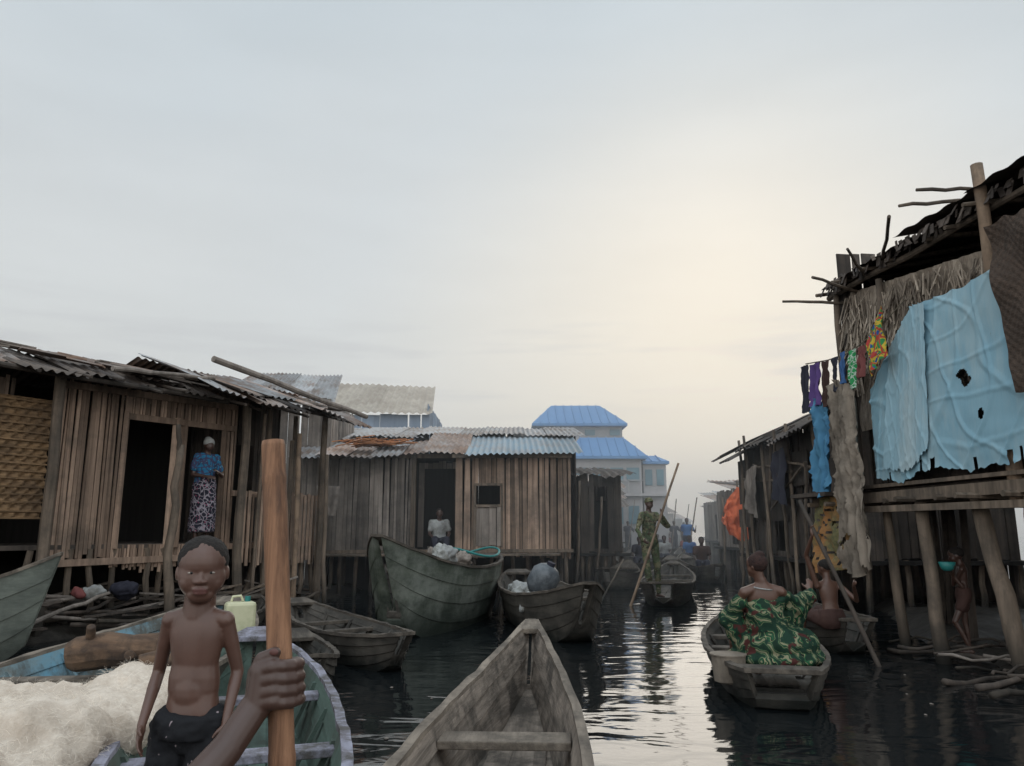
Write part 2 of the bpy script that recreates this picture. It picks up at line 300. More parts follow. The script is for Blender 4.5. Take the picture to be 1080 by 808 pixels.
def canoe(label,A,B,W,D,ra,rb,ea,eb,mats,thw,pw=2.4,rake=.14,ribs=True,group='wooden canoes on the waterway',zb=-.12,rim=B_rim,lowpoly=False,rex=2.6):
    A=V((*A,0));B=V((*B,0)); L=(B-A).length; c=(A+B)/2; d=(B-A).normalized(); rz=math.atan2(-d.x,d.y)
    e=thing('canoe',label,'boat',c,group,rz)
    ns=12 if lowpoly else 36
    def prof(s):
        a=abs(s); en=ea if s<0 else eb; rs=ra if s<0 else rb
        w=(W/2-en)*(1-a**pw)+en; zt=D+rs*a**rex; z0=zb+(rs*.7+.12)*a**3.2
        return w,zt,z0
    def yy(s,f): return s*L/2*(1-rake*(1-f)*abs(s)**3)
    th=.032; rings=[]; K=4
    for i in range(ns+1):
        s=-1+2*i/ns; s=math.copysign(abs(s)**.85,s); w,zt,z0=prof(s); b=w*.66; H=zt-z0
        out=[]
        for k in range(K):
            f0=k/K; f1=(k+1)/K
            out.append((b+(w-b)*f0**.8+.012,z0+H*f0,f0)); out.append((b+(w-b)*f1**.8-.003,z0+H*f1-.004,f1))
        zi=max(z0+.10,.05); zi=min(zi,zt-.08); fi=(zi-z0)/H
        wi=lambda f:max(b+(w-b)*f**.8-th,.012)
        fm=[1,.82,.80,.62,.60]; inn=[]
        for q,f in enumerate(fm):
            f=max(f,fi+.06*(1-q/5)); inn.append((max(wi(f)-(.010 if q in(1,3) else 0),.01),z0+H*f,f))
        inn.append((wi(fi),zi,fi))
        ring=[]
        for (x,z,f) in reversed(out): ring.append(V((-x,yy(s,f),z)))
        ring.append(V((0,yy(s,0),z0-.01)))
        for (x,z,f) in out: ring.append(V((x,yy(s,f),z)))
        no=len(ring); k_=(1-.03*(abs(s)>.98))
        for (x,z,f) in inn: ring.append(V((x,yy(s,f)*k_,z)))
        for (x,z,f) in reversed(inn): ring.append(V((-x,yy(s,f)*k_,z)))
        rings.append(ring)
    n=len(rings[0]); mb=MB(); vs=[p for r in rings for p in r]; fs=[];ms=[]
    for i in range(ns):
        for k in range(n):
            k2=(k+1)%n; fs.append((i*n+k,i*n+k2,(i+1)*n+k2,(i+1)*n+k)); ms.append(0 if k<no-1 else 1)
    fs.append(tuple(range(n-1,-1,-1))); ms.append(0); fs.append(tuple(ns*n+k for k in range(n))); ms.append(0)
    mb.v=[V(v) for v in vs]; mb.f=[list(f) for f in fs]; mb.m=ms
    if not lowpoly:
        if ribs:
          for q in range(int(L/.75)):
            s=-.85+1.7*(q+.5)/int(L/.75); w,zt,z0=prof(s); b=w*.66; zi=max(z0+.10,.05)
            for sg in (-1,1):
                mb.plank(V((sg*(b-.045),yy(s,.3),zi)),V((sg*(w-.05),yy(s,1),zt-.03)),(0,1,0),.045,(1,0,0),.025,1)
            mb.plank(V((-b+.05,yy(s,.3),zi+.012)),V((b-.05,yy(s,.3),zi+.012)),(0,1,0),.045,(0,0,1),.024,1)
        for q in range(5):
            x=(q-2)*W*.105; 
            for sg in (-1,1):
                mb.plank(V((x,sg*.03,.066+.004*(q%2))),V((x*.75,sg*L*.30,.07+.004*(q%2))),(1,0,0),W*.09,(0,0,1),.014,1)
    part(e,'hull',mb,mats,local=True)
    g=MB()
    for sg in (-1,1):
        pr=[]
        for i in range(ns+1):
            s=-1+2*i/ns; w,zt,z0=prof(s); pr.append(V((sg*(w-.008+.006*noise.noise(V((i*.7,sg,L)))),yy(s,1)*1.004,zt+.012+.010*noise.noise(V((i*.5,sg*3,L))))))
        vs=[];fs=[]
        for p in pr:
            j=R.uniform(-.005,.005); k=R.uniform(-.003,.003)
            for (dx,dz) in ((-.024+k,-.018),(.024+k,-.018),(.024+k,.014+j),(-.024+k,.014-j)): vs.append(p+V((dx,0,dz)))
        for i in range(ns):
            for k in range(4):
                k2=(k+1)%4; fs.append((i*4+k,i*4+k2,(i+1)*4+k2,(i+1)*4+k))
        fs+=[(3,2,1,0),tuple(ns*4+k for k in range(4))]
        g.add(vs,fs)
    part(e,'gunwale',g,rim,local=True)
    if not lowpoly:
        for (s,wd) in thw:
            w,zt,z0=prof(s); t=MB(); y=yy(s,.9); z=zt-.075
            t.plank(V((-(w-.05),y,z)),V((w-.05,y+R.uniform(-.03,.03),z+.01)),(0,1,0),wd,(0,0,1),.04)
            part(e,'thwart',t,rim,local=True,bevel=.006)
    for sg in (-1,1):
        t=MB(); L1=.26; s1=sg; s0=sg*(1-2*L1/L); w1,z1,_=prof(s1); w0,z0,_=prof(s0); y1=yy(s1,1);y0=yy(s0,1)
        a=V((-w1,y1,z1+.03));b_=V((w1,y1,z1+.03));c_=V((w0*.9,y0,z0+.025));d_=V((-w0*.9,y0,z0+.025)); dn=V((0,0,-.04))
        t.add([a,b_,c_,d_,a+dn,b_+dn,c_+dn,d_+dn],[(0,1,2,3),(7,6,5,4),(0,4,5,1),(1,5,6,2),(2,6,7,3),(3,7,4,0)])
        part(e,'prow',t,rim,local=True,bevel=0 if lowpoly else .006)
    return e
# ---- people
SECS=[(-.24,.09,.07),(-.12,.145,.105),(.05,.158,.115),(.22,.142,.1),(.42,.128,.092),(.62,.148,.102),(.78,.160,.102),(.90,.140,.088),(.97,.095,.07),(1.03,.060,.055),(1.1,.05,.05)]
def cat(a,b,c,d,t): return .5*((2*b)+(-a+c)*t+(2*a-5*b+4*c-d)*t*t+(-a+3*b-3*c+d)*t**3)
SM=[]
for i in range(len(SECS)-1):
    P4=[SECS[max(i-1,0)],SECS[i],SECS[i+1],SECS[min(i+2,len(SECS)-1)]]
    for q in range(4): SM.append(tuple(cat(*[p[k] for p in P4],q/4) for k in range(3)))
SM.append(SECS[-1])
def torso(mb,J,S,infl=0,t0=-.3,t1=1.2,wd=1.0):
    pel,nk=J['pel'],J['nk']; a=nk-pel; r=((J['sh'][1]-J['sh'][0]).normalized()); r2=((J['hip'][1]-J['hip'][0]).normalized())
    rings=[]
    for (t,w,dp) in SM:
        if t<t0 or t>t1: continue
        rr=r2.lerp(r,min(max(t,0),1)).normalized(); f=a.cross(rr).normalized(); rr=f.cross(a).normalized()
        c=pel+a*t; rings.append([c+rr*(w*S*wd+infl)*math.cos(k*math.pi/12)+f*(dp*S*wd+infl)*math.sin(k*math.pi/12) for k in range(24)])
    vs=[p for q in rings for p in q]; n=24
    fs=[(i*n+k,i*n+(k+1)%n,(i+1)*n+(k+1)%n,(i+1)*n+k) for i in range(len(rings)-1) for k in range(n)]
    fs.append(tuple(range(n-1,-1,-1))); fs.append(tuple((len(rings)-1)*n+k for k in range(n)))
    mb.add(vs,fs)
def arm(mb,J,i,S,infl=0,low=True,frac=1.0):
    s,e,w=J['sh'][i],J['el'][i],J['wr'][i]
    mb.cap(s,s.lerp(e,.45*frac),.047*S+infl,.045*S+infl); mb.cap(s.lerp(e,.4*frac),s.lerp(e,frac),.045*S+infl,.037*S+infl)
    if low:
        mb.cap(e,e.lerp(w,.35),.037*S+infl,.037*S+infl); mb.cap(e.lerp(w,.3),w,.037*S+infl,.025*S+infl)
def leg(mb,J,i,S,infl=0,low=True,frac=1.0):
    h,k,a=J['hip'][i],J['kn'][i],J['an'][i]
    mb.cap(h,h.lerp(k,frac),.082*S+infl,(.082-.027*frac)*S+infl)
    if low:
        f=J['f']; mb.cap(k,k.lerp(a,.4)-f*.012*S,.052*S+infl,.052*S+infl); mb.cap(k.lerp(a,.35)-f*.01*S,a,.05*S+infl,.034*S+infl)
def hand(mb,w,d,n,th,S,curl=.35):
    d=V(d).normalized(); n=V(n); n=(n-d*n.dot(d)).normalized(); t=d.cross(n); 
    if t.dot(V(th))<0: t=-t
    mb.ell(w+d*.05*S,(.040*S,.017*S,.055*S),(t,n,d),14,9)
    mb.cap(w,w+d*.03*S,.024*S,.026*S,10)
    for off,ln in ((.030,.074),(.010,.084),(-.010,.078),(-.029,.060)):
        p=w+d*(.088-abs(off-.008)*.25)*S+t*off*S; an=.1; r=.0092*S
        for fr in (.45,.32,.23):
            q=p+(d*math.cos(an)+n*math.sin(an))*ln*fr*S; mb.cap(p,q,r,r*.92,8); p=q; r*=.92; an+=curl
    p=w+d*.025*S+t*.028*S; q=p+(d*.6+t*.75+n*.3).normalized()*.04*S; mb.cap(p,q,.014*S,.0115*S,8); q2=q+(d*.85+t*.25+n*.45).normalized()*.03*S; mb.cap(q,q2,.0115*S,.009*S,8)
def headgeo(mb,c,f,u,H,child=0):
    f=V(f).normalized(); u=V(u).normalized(); r=f.cross(u).normalized(); u=r.cross(f)
    ax=(r,f,u); P=lambda x,y,z:c+(r*x+f*y+u*z)*H
    mb.ell(P(0,-.05,.13),(.345*H,.42*H,.365*H),ax,22,14)
    mb.ell(P(0,.06,-.07),((.30+.03*child)*H,.285*H,.335*H),ax,20,12)
    mb.ell(P(0,.17,-.33+.02*child),((.16+.04*child)*H,.14*H,(.12+.01*child)*H),ax,14,9)
    mb.cap(P(-.14,.285-.012*child,.07),P(.14,.285-.012*child,.07),.045*H,.045*H,10)
    mb.cap(P(0,.32,.03),P(0,.365-.012*child,-.10),.022*H,.044*H,10)
    mb.ell(P(0,.345,-.125),(.10*H,.052*H,.04*H),ax,12,8)
    mb.ell(P(0,.300,-.228),(.125*H,.06*H,.034*H),ax,12,8); mb.ell(P(0,.292,-.284),(.11*H,.06*H,.038*H),ax,12,8)
    for s in (-1,1):
        mb.ell(P(.15*s,.155,-.14),((.15)*H,.135*H,.16*H),ax,12,8)
        mb.ell(P(.345*s,-.03,-.03),(.030*H,.07*H,.105*H),ax,12,8)
        mb.ell(P(.138*s,.255,-.005),(.07*H,.055*H,.05*H),ax,12,8)
    return ax,P
def person(label,J,S,sk,vox,look,H,base,hands=None,cl=(),hair='short',lean=1.0,up=(0,0,1),group=None,eyes=True,hairmat=None,curl=.35,extra=None,child=0,sm=5):
    e=thing('person',label,'person',base,group)
    mb=MB(); SL=S*lean
    torso(mb,J,S,wd=lean)
    c=J['hd']; mb.cap(J['nk']-V((0,0,.02)),c-V(up)*.16*H-V(look).normalized()*.07*H,.235*H,.215*H)
    ax,P=headgeo(mb,c,look,up,H,child)
    for i in (0,1):
        mb.cap(J['nk'].lerp(J['sh'][i],.2)-V((0,0,.012*S)),J['sh'][i]-V((0,0,.004)),.045*SL,.050*SL)
        arm(mb,J,i,SL); leg(mb,J,i,SL)
        a=J['an'][i]; f=J['f']; z=V((0,0,-.045*S)); mb.cap(a+z-f*.03*S,a+z*1.1+f*.1*S,.035*S,.03*S,10); mb.cap(a+z*1.1+f*.1*S,a+z*1.3+f*.16*S,.034*S,.02*S,10)
        w=J['wr'][i]
        if hands and hands[i]: hd=hands[i]
        else:
            d=(w-J['el'][i]).normalized(); inw=(J['pel']-w); hd=(d,inw,f)
        hand(mb,w,hd[0],hd[1],hd[2],SL*1.03,curl if len(hd)<4 else hd[3])
    if extra: extra(mb)
    b=blob(mb,vox,sm)
    if vox<.008:
        for k,fc in enumerate(b.f):
            q=sum((b.v[j] for j in fc),V())/len(fc)-P(0,.33,-.255); x,y,z=q.dot(ax[0])/H,q.dot(ax[1])/H,q.dot(ax[2])/H
            if (x/.11)**2+(z/.048)**2<1 and abs(y)<.1: b.m[k]=1
    part(e,'body',b,[sk,M_lip],smooth=True)
    if eyes:
        for s in (-1,1):
            m=MB(); m.ell(P(.138*s,.293,.0),(.046*H,.027*H,.0185*H),ax,14,9); m.ell(P(.130*s,.313,.001),(.024*H,.010*H,.0190*H),ax,10,7,m=1); part(e,'eye',m,[M_eye,M_iris],smooth=True)
            m=MB(); m.tube([P(.07*s,.322,.085),P(.13*s,.321,.100),P(.2*s,.264,.09)],[.004*H,.007*H,.003*H],6); part(e,'eyebrow',m,M_hair)
    if hair:
        m=MB()
        if hair=='short': m.ell(P(0,-.085,.165),(.360*H,.425*H,.355*H),ax,24,16); hm=M_hair
        elif hair=='bun': m.ell(P(0,-.10,.14),(.385*H,.42*H,.40*H),ax,24,16); m.ell(P(.05,-.20,.46),(.25*H,.22*H,.17*H),ax); hm=M_wrap
        elif hair=='wrap': m.ell(P(0,-.08,.18),(.39*H,.45*H,.38*H),ax,24,16); m.ell(P(0,-.22,.45),(.28*H,.26*H,.2*H),ax); hm=M_wrap
        elif hair=='cap': m.ell(P(0,-.06,.2),(.37*H,.43*H,.36*H),ax,24,16); m.ell(P(0,.33,.22),(.24*H,.22*H,.03*H),ax); hm=M_wrap
        part(e,{'short':'hair','bun':'hair','wrap':'headwrap','cap':'cap'}[hair],blob(m,max(vox,.004),2,.008*H,60 if hair=='short' else 18),hairmat or hm,smooth=True)
    for (nm,fn,mat,amp,fr) in cl:
        m=MB(); fn(m); part(e,nm,blob(m,vox*1.15,3,amp,fr,(1,1,.45)),mat,smooth=True)
    return e
def stand(b,h,f):
    b=V(b); f=V((*f,0)).normalized(); r=V((f.y,-f.x,0)); k=h/1.75; z=lambda q:V((0,0,q*k))
    q=lambda x,y,zz:b+r*x*k+f*y*k+z(zz)
    return dict(f=f,pel=q(0,0,.95),nk=q(0,-.01,1.475),hd=q(0,.035,1.635),sh=[q(-.175,0,1.405),q(.175,0,1.405)],el=[q(-.225,-.03,1.12),q(.225,-.03,1.12)],wr=[q(-.235,.05,.88),q(.235,.05,.88)],
        hip=[q(-.085,0,.91),q(.085,0,.91)],kn=[q(-.1,.02,.49),q(.1,.02,.49)],an=[q(-.11,-.01,.08),q(.11,-.01,.08)])
def sit(b,h,f,dz=-.2):
    b=V(b); f=V((*f,0)).normalized(); r=V((f.y,-f.x,0)); k=h/1.75
    q=lambda x,y,zz:b+r*x*k+f*y*k+V((0,0,zz*k))
    return dict(f=f,pel=q(0,0,.10),nk=q(0,.05,.60),hd=q(0,.09,.76),sh=[q(-.175,.04,.54),q(.175,.04,.54)],el=[q(-.23,.12,.3),q(.23,.12,.3)],wr=[q(-.17,.33,.22),q(.17,.33,.22)],
        hip=[q(-.09,.02,.09),q(.09,.02,.09)],kn=[q(-.13,.42,.16),q(.13,.42,.16)],an=[q(-.12,.5,dz),q(.12,.5,dz)])
def shirt(J,S,infl=.018,t0=-.15,long=False,lean=1):
    def fn(m):
        torso(m,J,S,infl,t0,.97,lean)
        for i in (0,1):
            m.cap(J['nk'].lerp(J['sh'][i],.35)-V((0,0,.03*S)),J['sh'][i],.05*S+infl*.8,.054*S+infl)
            arm(m,J,i,S*lean,infl,low=long,frac=1.0 if long else .6)
    return fn
def trousers(J,S,infl=.02,low=True,frac=1.0,lean=1):
    def fn(m):
        torso(m,J,S,infl,-.3,.3,lean)
        for i in (0,1): leg(m,J,i,S*lean,infl,low,frac)
    return fn
def skirt(J,S,z1,r=.2):
    def fn(m):
        p=J['pel']; m.tube([p+V((0,0,.12*S)),p,p-V((0,0,.25*S)),V((p.x,p.y,z1))],[.15*S,.19*S,.2*S,r*S],20)
    return fn
# ================================================================= WORLD
w=bpy.data.worlds.new('World'); sc.world=w; w.use_nodes=True; t=w.node_tree; bg=t.nodes['Background']
EL=math.radians(20); AZ=math.radians(17)
sky=t.nodes.new('ShaderNodeTexSky'); sky.sky_type='NISHITA'; sky.sun_disc=False; sky.sun_elevation=EL; sky.sun_rotation=AZ; sky.dust_density=2; sky.air_density=1.2
tc=t.nodes.new('ShaderNodeTexCoord'); sp=t.nodes.new('ShaderNodeSeparateXYZ'); t.links.new(tc.outputs['Generated'],sp.inputs[0])
mp=t.nodes.new('ShaderNodeMapping'); t.links.new(tc.outputs['Generated'],mp.inputs[0]); mp.inputs['Scale'].default_value=(1,1,2.2)
cn=t.nodes.new('ShaderNodeTexNoise'); t.links.new(mp.outputs[0],cn.inputs['Vector']); cn.inputs['Scale'].default_value=1.8; cn.inputs['Detail'].default_value=4; cn.inputs['Roughness'].default_value=.45; cn.inputs['Distortion'].default_value=.3
ad=t.nodes.new('ShaderNodeMath'); ad.operation='ADD'; t.links.new(sp.outputs[2],ad.inputs[0]); t.links.new(mrange(t,cn.outputs[0],.3,.7,-.05,.05),ad.inputs[1])
rp=t.nodes.new('ShaderNodeValToRGB'); t.links.new(ad.outputs[0],rp.inputs[0]); cr=rp.color_ramp
cr.elements[0].position=0; cr.elements[0].color=(.72,.74,.735,1); cr.elements[1].position=.9; cr.elements[1].color=(.57,.655,.72,1)
for p_,c_ in ((.10,(.74,.75,.735)),(.22,(.71,.73,.725)),(.42,(.66,.70,.72)),(.6,(.60,.67,.715))):
    q=cr.elements.new(p_); q.color=(*c_,1)
vd=t.nodes.new('ShaderNodeVectorMath'); vd.operation='DOT_PRODUCT'; t.links.new(tc.outputs['Generated'],vd.inputs[0]); g_=V((.28,1,.13)).normalized(); vd.inputs[1].default_value=g_
gl=mrange(t,vd.outputs['Value'],.86,1.0,0,1)
pwn=t.nodes.new('ShaderNodeMath'); pwn.operation='POWER'; t.links.new(gl,pwn.inputs[0]); pwn.inputs[1].default_value=1.7
gm=t.nodes.new('ShaderNodeMath'); gm.operation='MULTIPLY'; t.links.new(pwn.outputs[0],gm.inputs[0]); gm.inputs[1].default_value=.75
col=mixc(t,gm.outputs[0],rp.outputs[0],(.90,.82,.68))
cl2=t.nodes.new('ShaderNodeTexNoise'); mp2=t.nodes.new('ShaderNodeMapping'); mp2.inputs['Scale'].default_value=(1,1,4.5); t.links.new(tc.outputs['Generated'],mp2.inputs[0]); t.links.new(mp2.outputs[0],cl2.inputs['Vector']); cl2.inputs['Scale'].default_value=2.6; cl2.inputs['Detail'].default_value=6
col=mixc(t,1.0,col,rep3(t,mrange(t,cl2.outputs[0],.3,.72,1.03,.95)),'MULTIPLY')
ws=t.nodes.new('ShaderNodeTexNoise'); mp3=t.nodes.new('ShaderNodeMapping'); mp3.inputs['Scale'].default_value=(1,1,9); t.links.new(tc.outputs['Generated'],mp3.inputs[0]); t.links.new(mp3.outputs[0],ws.inputs['Vector']); ws.inputs['Scale'].default_value=5; ws.inputs['Detail'].default_value=6
zb_=mrange(t,sp.outputs[2],.13,.2,0,1); zc_=mrange(t,sp.outputs[2],.2,.30,1,0); wm=t.nodes.new('ShaderNodeMath'); wm.operation='MULTIPLY'; t.links.new(zb_,wm.inputs[0]); t.links.new(zc_,wm.inputs[1])
wm2=t.nodes.new('ShaderNodeMath'); wm2.operation='MULTIPLY'; t.links.new(wm.outputs[0],wm2.inputs[0]); t.links.new(mrange(t,ws.outputs[0],.52,.68,0,.55),wm2.inputs[1])
col=mixc(t,wm2.outputs[0],col,(.56,.57,.59))
# unseen sky behind the viewer and overhead brightened as added fill light
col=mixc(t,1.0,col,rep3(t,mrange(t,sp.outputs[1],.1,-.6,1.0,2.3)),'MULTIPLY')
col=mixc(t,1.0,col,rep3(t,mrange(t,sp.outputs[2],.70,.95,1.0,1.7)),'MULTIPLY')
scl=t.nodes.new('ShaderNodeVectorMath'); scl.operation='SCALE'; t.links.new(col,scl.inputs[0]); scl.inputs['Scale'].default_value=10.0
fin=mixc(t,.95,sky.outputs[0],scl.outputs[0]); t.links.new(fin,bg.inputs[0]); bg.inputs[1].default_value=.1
sl=bpy.data.lights.new('sun','SUN'); sl.energy=.6; sl.angle=math.radians(35); sl.color=(1,.93,.83)
so=bpy.data.objects.new('sun',sl); COL.objects.link(so); ts=V((math.sin(AZ)*math.cos(EL),math.cos(AZ)*math.cos(EL),math.sin(EL))); so.rotation_euler=(-ts).to_track_quat('-Z','Y').to_euler(); so.location=(10,30,20)
sc.view_settings.view_transform='Standard'; sc.view_settings.look='None'; sc.view_settings.exposure=0
cam=bpy.data.cameras.new('camera'); cam.lens=800/1080*36; cam.sensor_width=36; cam.clip_end=3000; cam.clip_start=.05
co=bpy.data.objects.new('camera',cam); COL.objects.link(co); co.location=(0,0,1.35); co.rotation_euler=(math.radians(101),0,0); sc.camera=co
# water
m,t,b=nt('dark water'); b.inputs['Base Color'].default_value=(.008,.010,.011,1); b.inputs['Roughness'].default_value=.06; b.inputs['IOR'].default_value=1.48
h1=tnoise(t,1.3,2,(1,1.7,1),.4,.9); h2=tnoise(t,4.8,2,(1,1.6,1),.45,.4); h3=tnoise(t,.3,2)
mm=t.nodes.new('ShaderNodeMath'); mm.operation='MULTIPLY_ADD'; t.links.new(h2,mm.inputs[0]); mm.inputs[1].default_value=.15; t.links.new(h1,mm.inputs[2])
bp=t.nodes.new('ShaderNodeBump'); bp.inputs['Distance'].default_value=.06; t.links.new(mm.outputs[0],bp.inputs['Height']); t.links.new(mrange(t,h3,.35,.65,.2,.5),bp.inputs['Strength']); t.links.new(bp.outputs[0],b.inputs['Normal'])
M_water=m
mb=MB(); mb.add([(-900,-60,0),(900,-60,0),(900,1800,0),(-900,1800,0)],[(0,1,2,3)]); o=solo('water',None,None,mb,M_water,(0,0,0)); o['kind']='structure'
# mud banks
def bank(x0,x1,y0,y1,edge,hgt):
    mb=MB()
    def fn(u,v):
        x=x0+(x1-x0)*u; y=y0+(y1-y0)*v; e=edge(x,y); n=noise.noise(V((x*1.2,y*1.2,0)))*.12+noise.noise(V((x*4,y*4,1)))*.05
        return V((x,y,-.25+min(max(e*.5+.25+n,0),.25+hgt+n)))
    mb.grid(fn,90,90); o=solo('ground',None,None,mb,M_mud,((x0+x1)/2,(y0+y1)/2,0),smooth=True); o['kind']='structure'
FD=V((.527,.849,0)); FN=V((.849,-.527,0)); F0=V((-6.43,9.6,0)); FL=5.18
def F(t_,off,z): return F0+FD*FL*t_+FN*off+V((0,0,z))
bank(-16,-2.5,4,20,lambda x,y:-((V((x,y,0))-F0).dot(FN))+.55-(max(0,y-13)*.5),.13)
bank(4,14,3.5,14,lambda x,y:(x-4.95)+ .25*(7.5-y if y<7.5 else 0)-(0 if y<9 else (y-9)*.3),.10)
# ================================================================= HOUSE L1
e=thing('stilt_house','weathered vertical slat house on stilts with open doorway','house',F(.4,-1,0))
mb=MB()
slats(mb,F(.11,0,0)[:2],F(.67,0,0)[:2],lambda t:.88+.1*math.sin(t*9),3.36,w=.042,holes=((.34,.61,1.15,3.0),(.67,.92,1.15,2.95)),th=.02,jit=.06,lean=.012)
slats(mb,F(-.6,0,0)[:2],F(.0,0,0)[:2],.9,3.3,w=.05)
part(e,'wall',mb,W_wall)
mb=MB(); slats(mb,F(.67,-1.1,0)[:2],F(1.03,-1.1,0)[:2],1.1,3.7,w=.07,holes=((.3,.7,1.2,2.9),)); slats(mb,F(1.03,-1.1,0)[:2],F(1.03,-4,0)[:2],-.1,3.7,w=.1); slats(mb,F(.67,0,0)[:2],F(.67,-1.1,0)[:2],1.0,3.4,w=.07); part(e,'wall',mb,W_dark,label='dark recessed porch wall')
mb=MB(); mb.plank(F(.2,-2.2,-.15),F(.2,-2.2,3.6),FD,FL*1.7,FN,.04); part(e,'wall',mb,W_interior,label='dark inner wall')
mb=MB()
def wv(u,v): 
    p=F(-.25+.345*u,.06,1.5+1.55*v); return p+FN*.03*math.sin(u*80)*math.sin(v*60)
mb.grid(wv,90,60); 
for k in range(16): mb.beam(F(-.25,.08,1.5+.1*k),F(.095,.08,1.5+.1*k+R.uniform(-.01,.01)),.02,.02)
part(e,'shutter',mb,M_basket,label='woven cane panel')
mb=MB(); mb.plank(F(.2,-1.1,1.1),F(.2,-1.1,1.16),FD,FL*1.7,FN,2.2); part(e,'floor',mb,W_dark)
for (t_,o_,z0,z1,r) in ((.085,.35,-.2,3.36,.075),(.665,.3,-.2,3.4,.08),(1.02,.2,-.2,3.45,.07),(.86,.25,-.2,2.9,.045),(.8,.1,.3,3.4,.05),(.95,-.1,-.2,3.4,.05),(-.25,.4,-.2,3.3,.07),(.74,.2,-.2,3.3,.035)):
    p=MB(); pole(p,F(t_,o_,z0),F(t_+R.uniform(-.015,.015),o_,z1),r,r*.85,.05); part(e,'post',p,W_post)
mb=MB()
for (t0_,t1_,z0,z1) in ((.1,.66,.92,.95),(.1,.66,3.30,3.36),(.66,1.03,1.1,1.12),(.67,1.03,1.95,1.93),(.3,.66,2.98,3.0)):
    mb.beam(F(t0_,.03,z0),F(t1_,.03,z1),.05,.09)
mb.beam(F(.30,.025,1.1),F(.30,.025,3.05),.06,.05); mb.beam(F(.455,.025,1.1),F(.455,.025,3.05),.09,.05); mb.beam(F(.485,.025,1.1),F(.485,.025,3.05),.07,.05);mb.beam(F(.625,.025,1.1),F(.625,.025,3.05),.07,.05)
part(e,'frame',mb,W_wall)
for k in range(18):
    p=MB(); q=-.15+k*.07; pole(p,F(q,R.uniform(-.3,.12),-.2),F(q+R.uniform(-.04,.04),0,1.1),.045,.04,.05); part(e,'stilt',p,W_post)
mb=MB(); slats(mb,F(.68,.12,0)[:2],F(1.03,.12,0)[:2],.8,1.98,w=.045,gap=.028,jit=.05); part(e,'fence',mb,W_wall)
mb=MB(); corr(mb,F(-.6,.75,3.36),F(.5,.65,3.38),F(.5,-1.2,3.92),F(-.6,-1.2,3.95),jit=.055,ms=(0,0,1),rag=.28,sheet=.55); corr(mb,F(-.6,-1.2,3.95),F(.5,-1.2,3.92),F(.5,-2.6,3.5),F(-.6,-2.6,3.5),jit=.03); part(e,'roof',mb,[M_darkroof,M_rust])
mb=MB(); corr(mb,F(.43,.85,3.55),F(1.1,.75,3.38),F(1.08,-1.0,3.98),F(.43,-1.0,4.12),jit=.06,sheet=.42,ms=(0,0,1,2),rag=.28); corr(mb,F(.43,-1.0,4.12),F(1.08,-1.0,3.98),F(1.05,-3.,3.4),F(.43,-3.,3.4),jit=.03); part(e,'roof',mb,[M_rust,M_sheet,M_darkroof],label='rust-streaked patchwork porch roof')
mb=MB()
for k in range(15): 
    q=-.3+k*.095; pole(mb,F(q,-1.0,3.74+R.uniform(0,.05)),F(q+R.uniform(-.03,.03),.72+R.uniform(-.1,.35),3.3+R.uniform(-.06,.04)),.028,.022,.03,6)
pole(mb,F(-.4,.55,3.32),F(.55,.55,3.32),.04,.035,.06); part(e,'rafter',mb,W_dark)
mb=MB(); pole(mb,F(.44,.9,3.86),F(1.10,.85,3.42),.05,.04,.05); part(e,'ridge_pole',mb,W_grey)
mb=MB(); pole(mb,F(.16,.8,3.47),F(.50,.55,3.66),.035,.025,.04); part(e,'ridge_pole',mb,W_grey)
for k in range(44):
    t_=R.uniform(-.1,1.05); o_=R.uniform(-.6,.75); p=F(t_,o_,3.62-o_*.28+.06); a=R.uniform(-.9,.9); d=(FD*math.cos(a)+FN*math.sin(a)+V((0,0,-.28*math.sin(a))))*R.uniform(.15,.45); mb=MB(); mb.beam(p-d,p+d,R.uniform(.04,.25),.02)
    solo('scrap_plank','loose scrap board weighing down the roof sheets','wood',mb,R.choice([W_grey,W_dark,M_rust]),p,group='scrap boards on the roof')
mb=MB(); pole(mb,F(.375,.75,-.1),F(.385,.7,2.55),.07,.05,.09,n=10); pole(mb,F(.385,.7,2.35),F(.37,.72,2.85),.045,.03,.03); solo('mooring_post','crooked forked trunk post driven into mud','post',mb,W_post,F(.375,.75,0),smooth=True)
mb=MB(); pole(mb,F(.83,.7,-.1),F(.86,.45,3.0),.045,.04,.04); solo('mooring_post','leaning tan pole standing against the porch','post',mb,W_tan,F(.83,.7,0),smooth=True)
mb=MB(); pole(mb,F(.98,.6,-.1),F(1.0,.4,2.7),.04,.035,.05); solo('mooring_post','thin leaning pole beside the porch fence','post',mb,W_post,F(.98,.6,0),smooth=True)
for k in range(90):
    t_=R.uniform(-.15,1.0); a=R.uniform(-.9,.9); L=R.uniform(.5,1.7); p=F(t_,R.uniform(-.6,.8),R.uniform(.08,.5)); d=(FD*math.cos(a)+FN*math.sin(a)*.5+V((0,0,R.uniform(-.2,.3))))*L/2
    mb=MB()
    if k%2: mb.beam(p-d,p+d,R.uniform(.05,.14),.025)
    else: pole(mb,p-d,p+d,.03,.02,.04)
    solo('scrap_plank' if k%2 else 'driftwood','weathered scrap timber heaped under the slat house','wood',mb,R.choice([W_dark,W_dark,W_dark,W_post,W_grey]),p,group='scrap timber under the slat house')
for (u_,col_,r_) in ((.22,C_pale,.12),(.30,C_dark,.15),(.18,C_red,.07)):
    m=MB(); m.ell(F(u_,.35,.55),(r_*1.3,r_,r_*.8)); b=blob(m,.02,2,.05,7); solo('sack','crumpled sack on the ledge below the slat wall','sack',b,col_,F(u_,.35,.5),smooth=True,group='sacks below the slat wall')
e=thing('stilt_house','grey corrugated roof house standing behind the slat house','house',(-5.6,19,0))
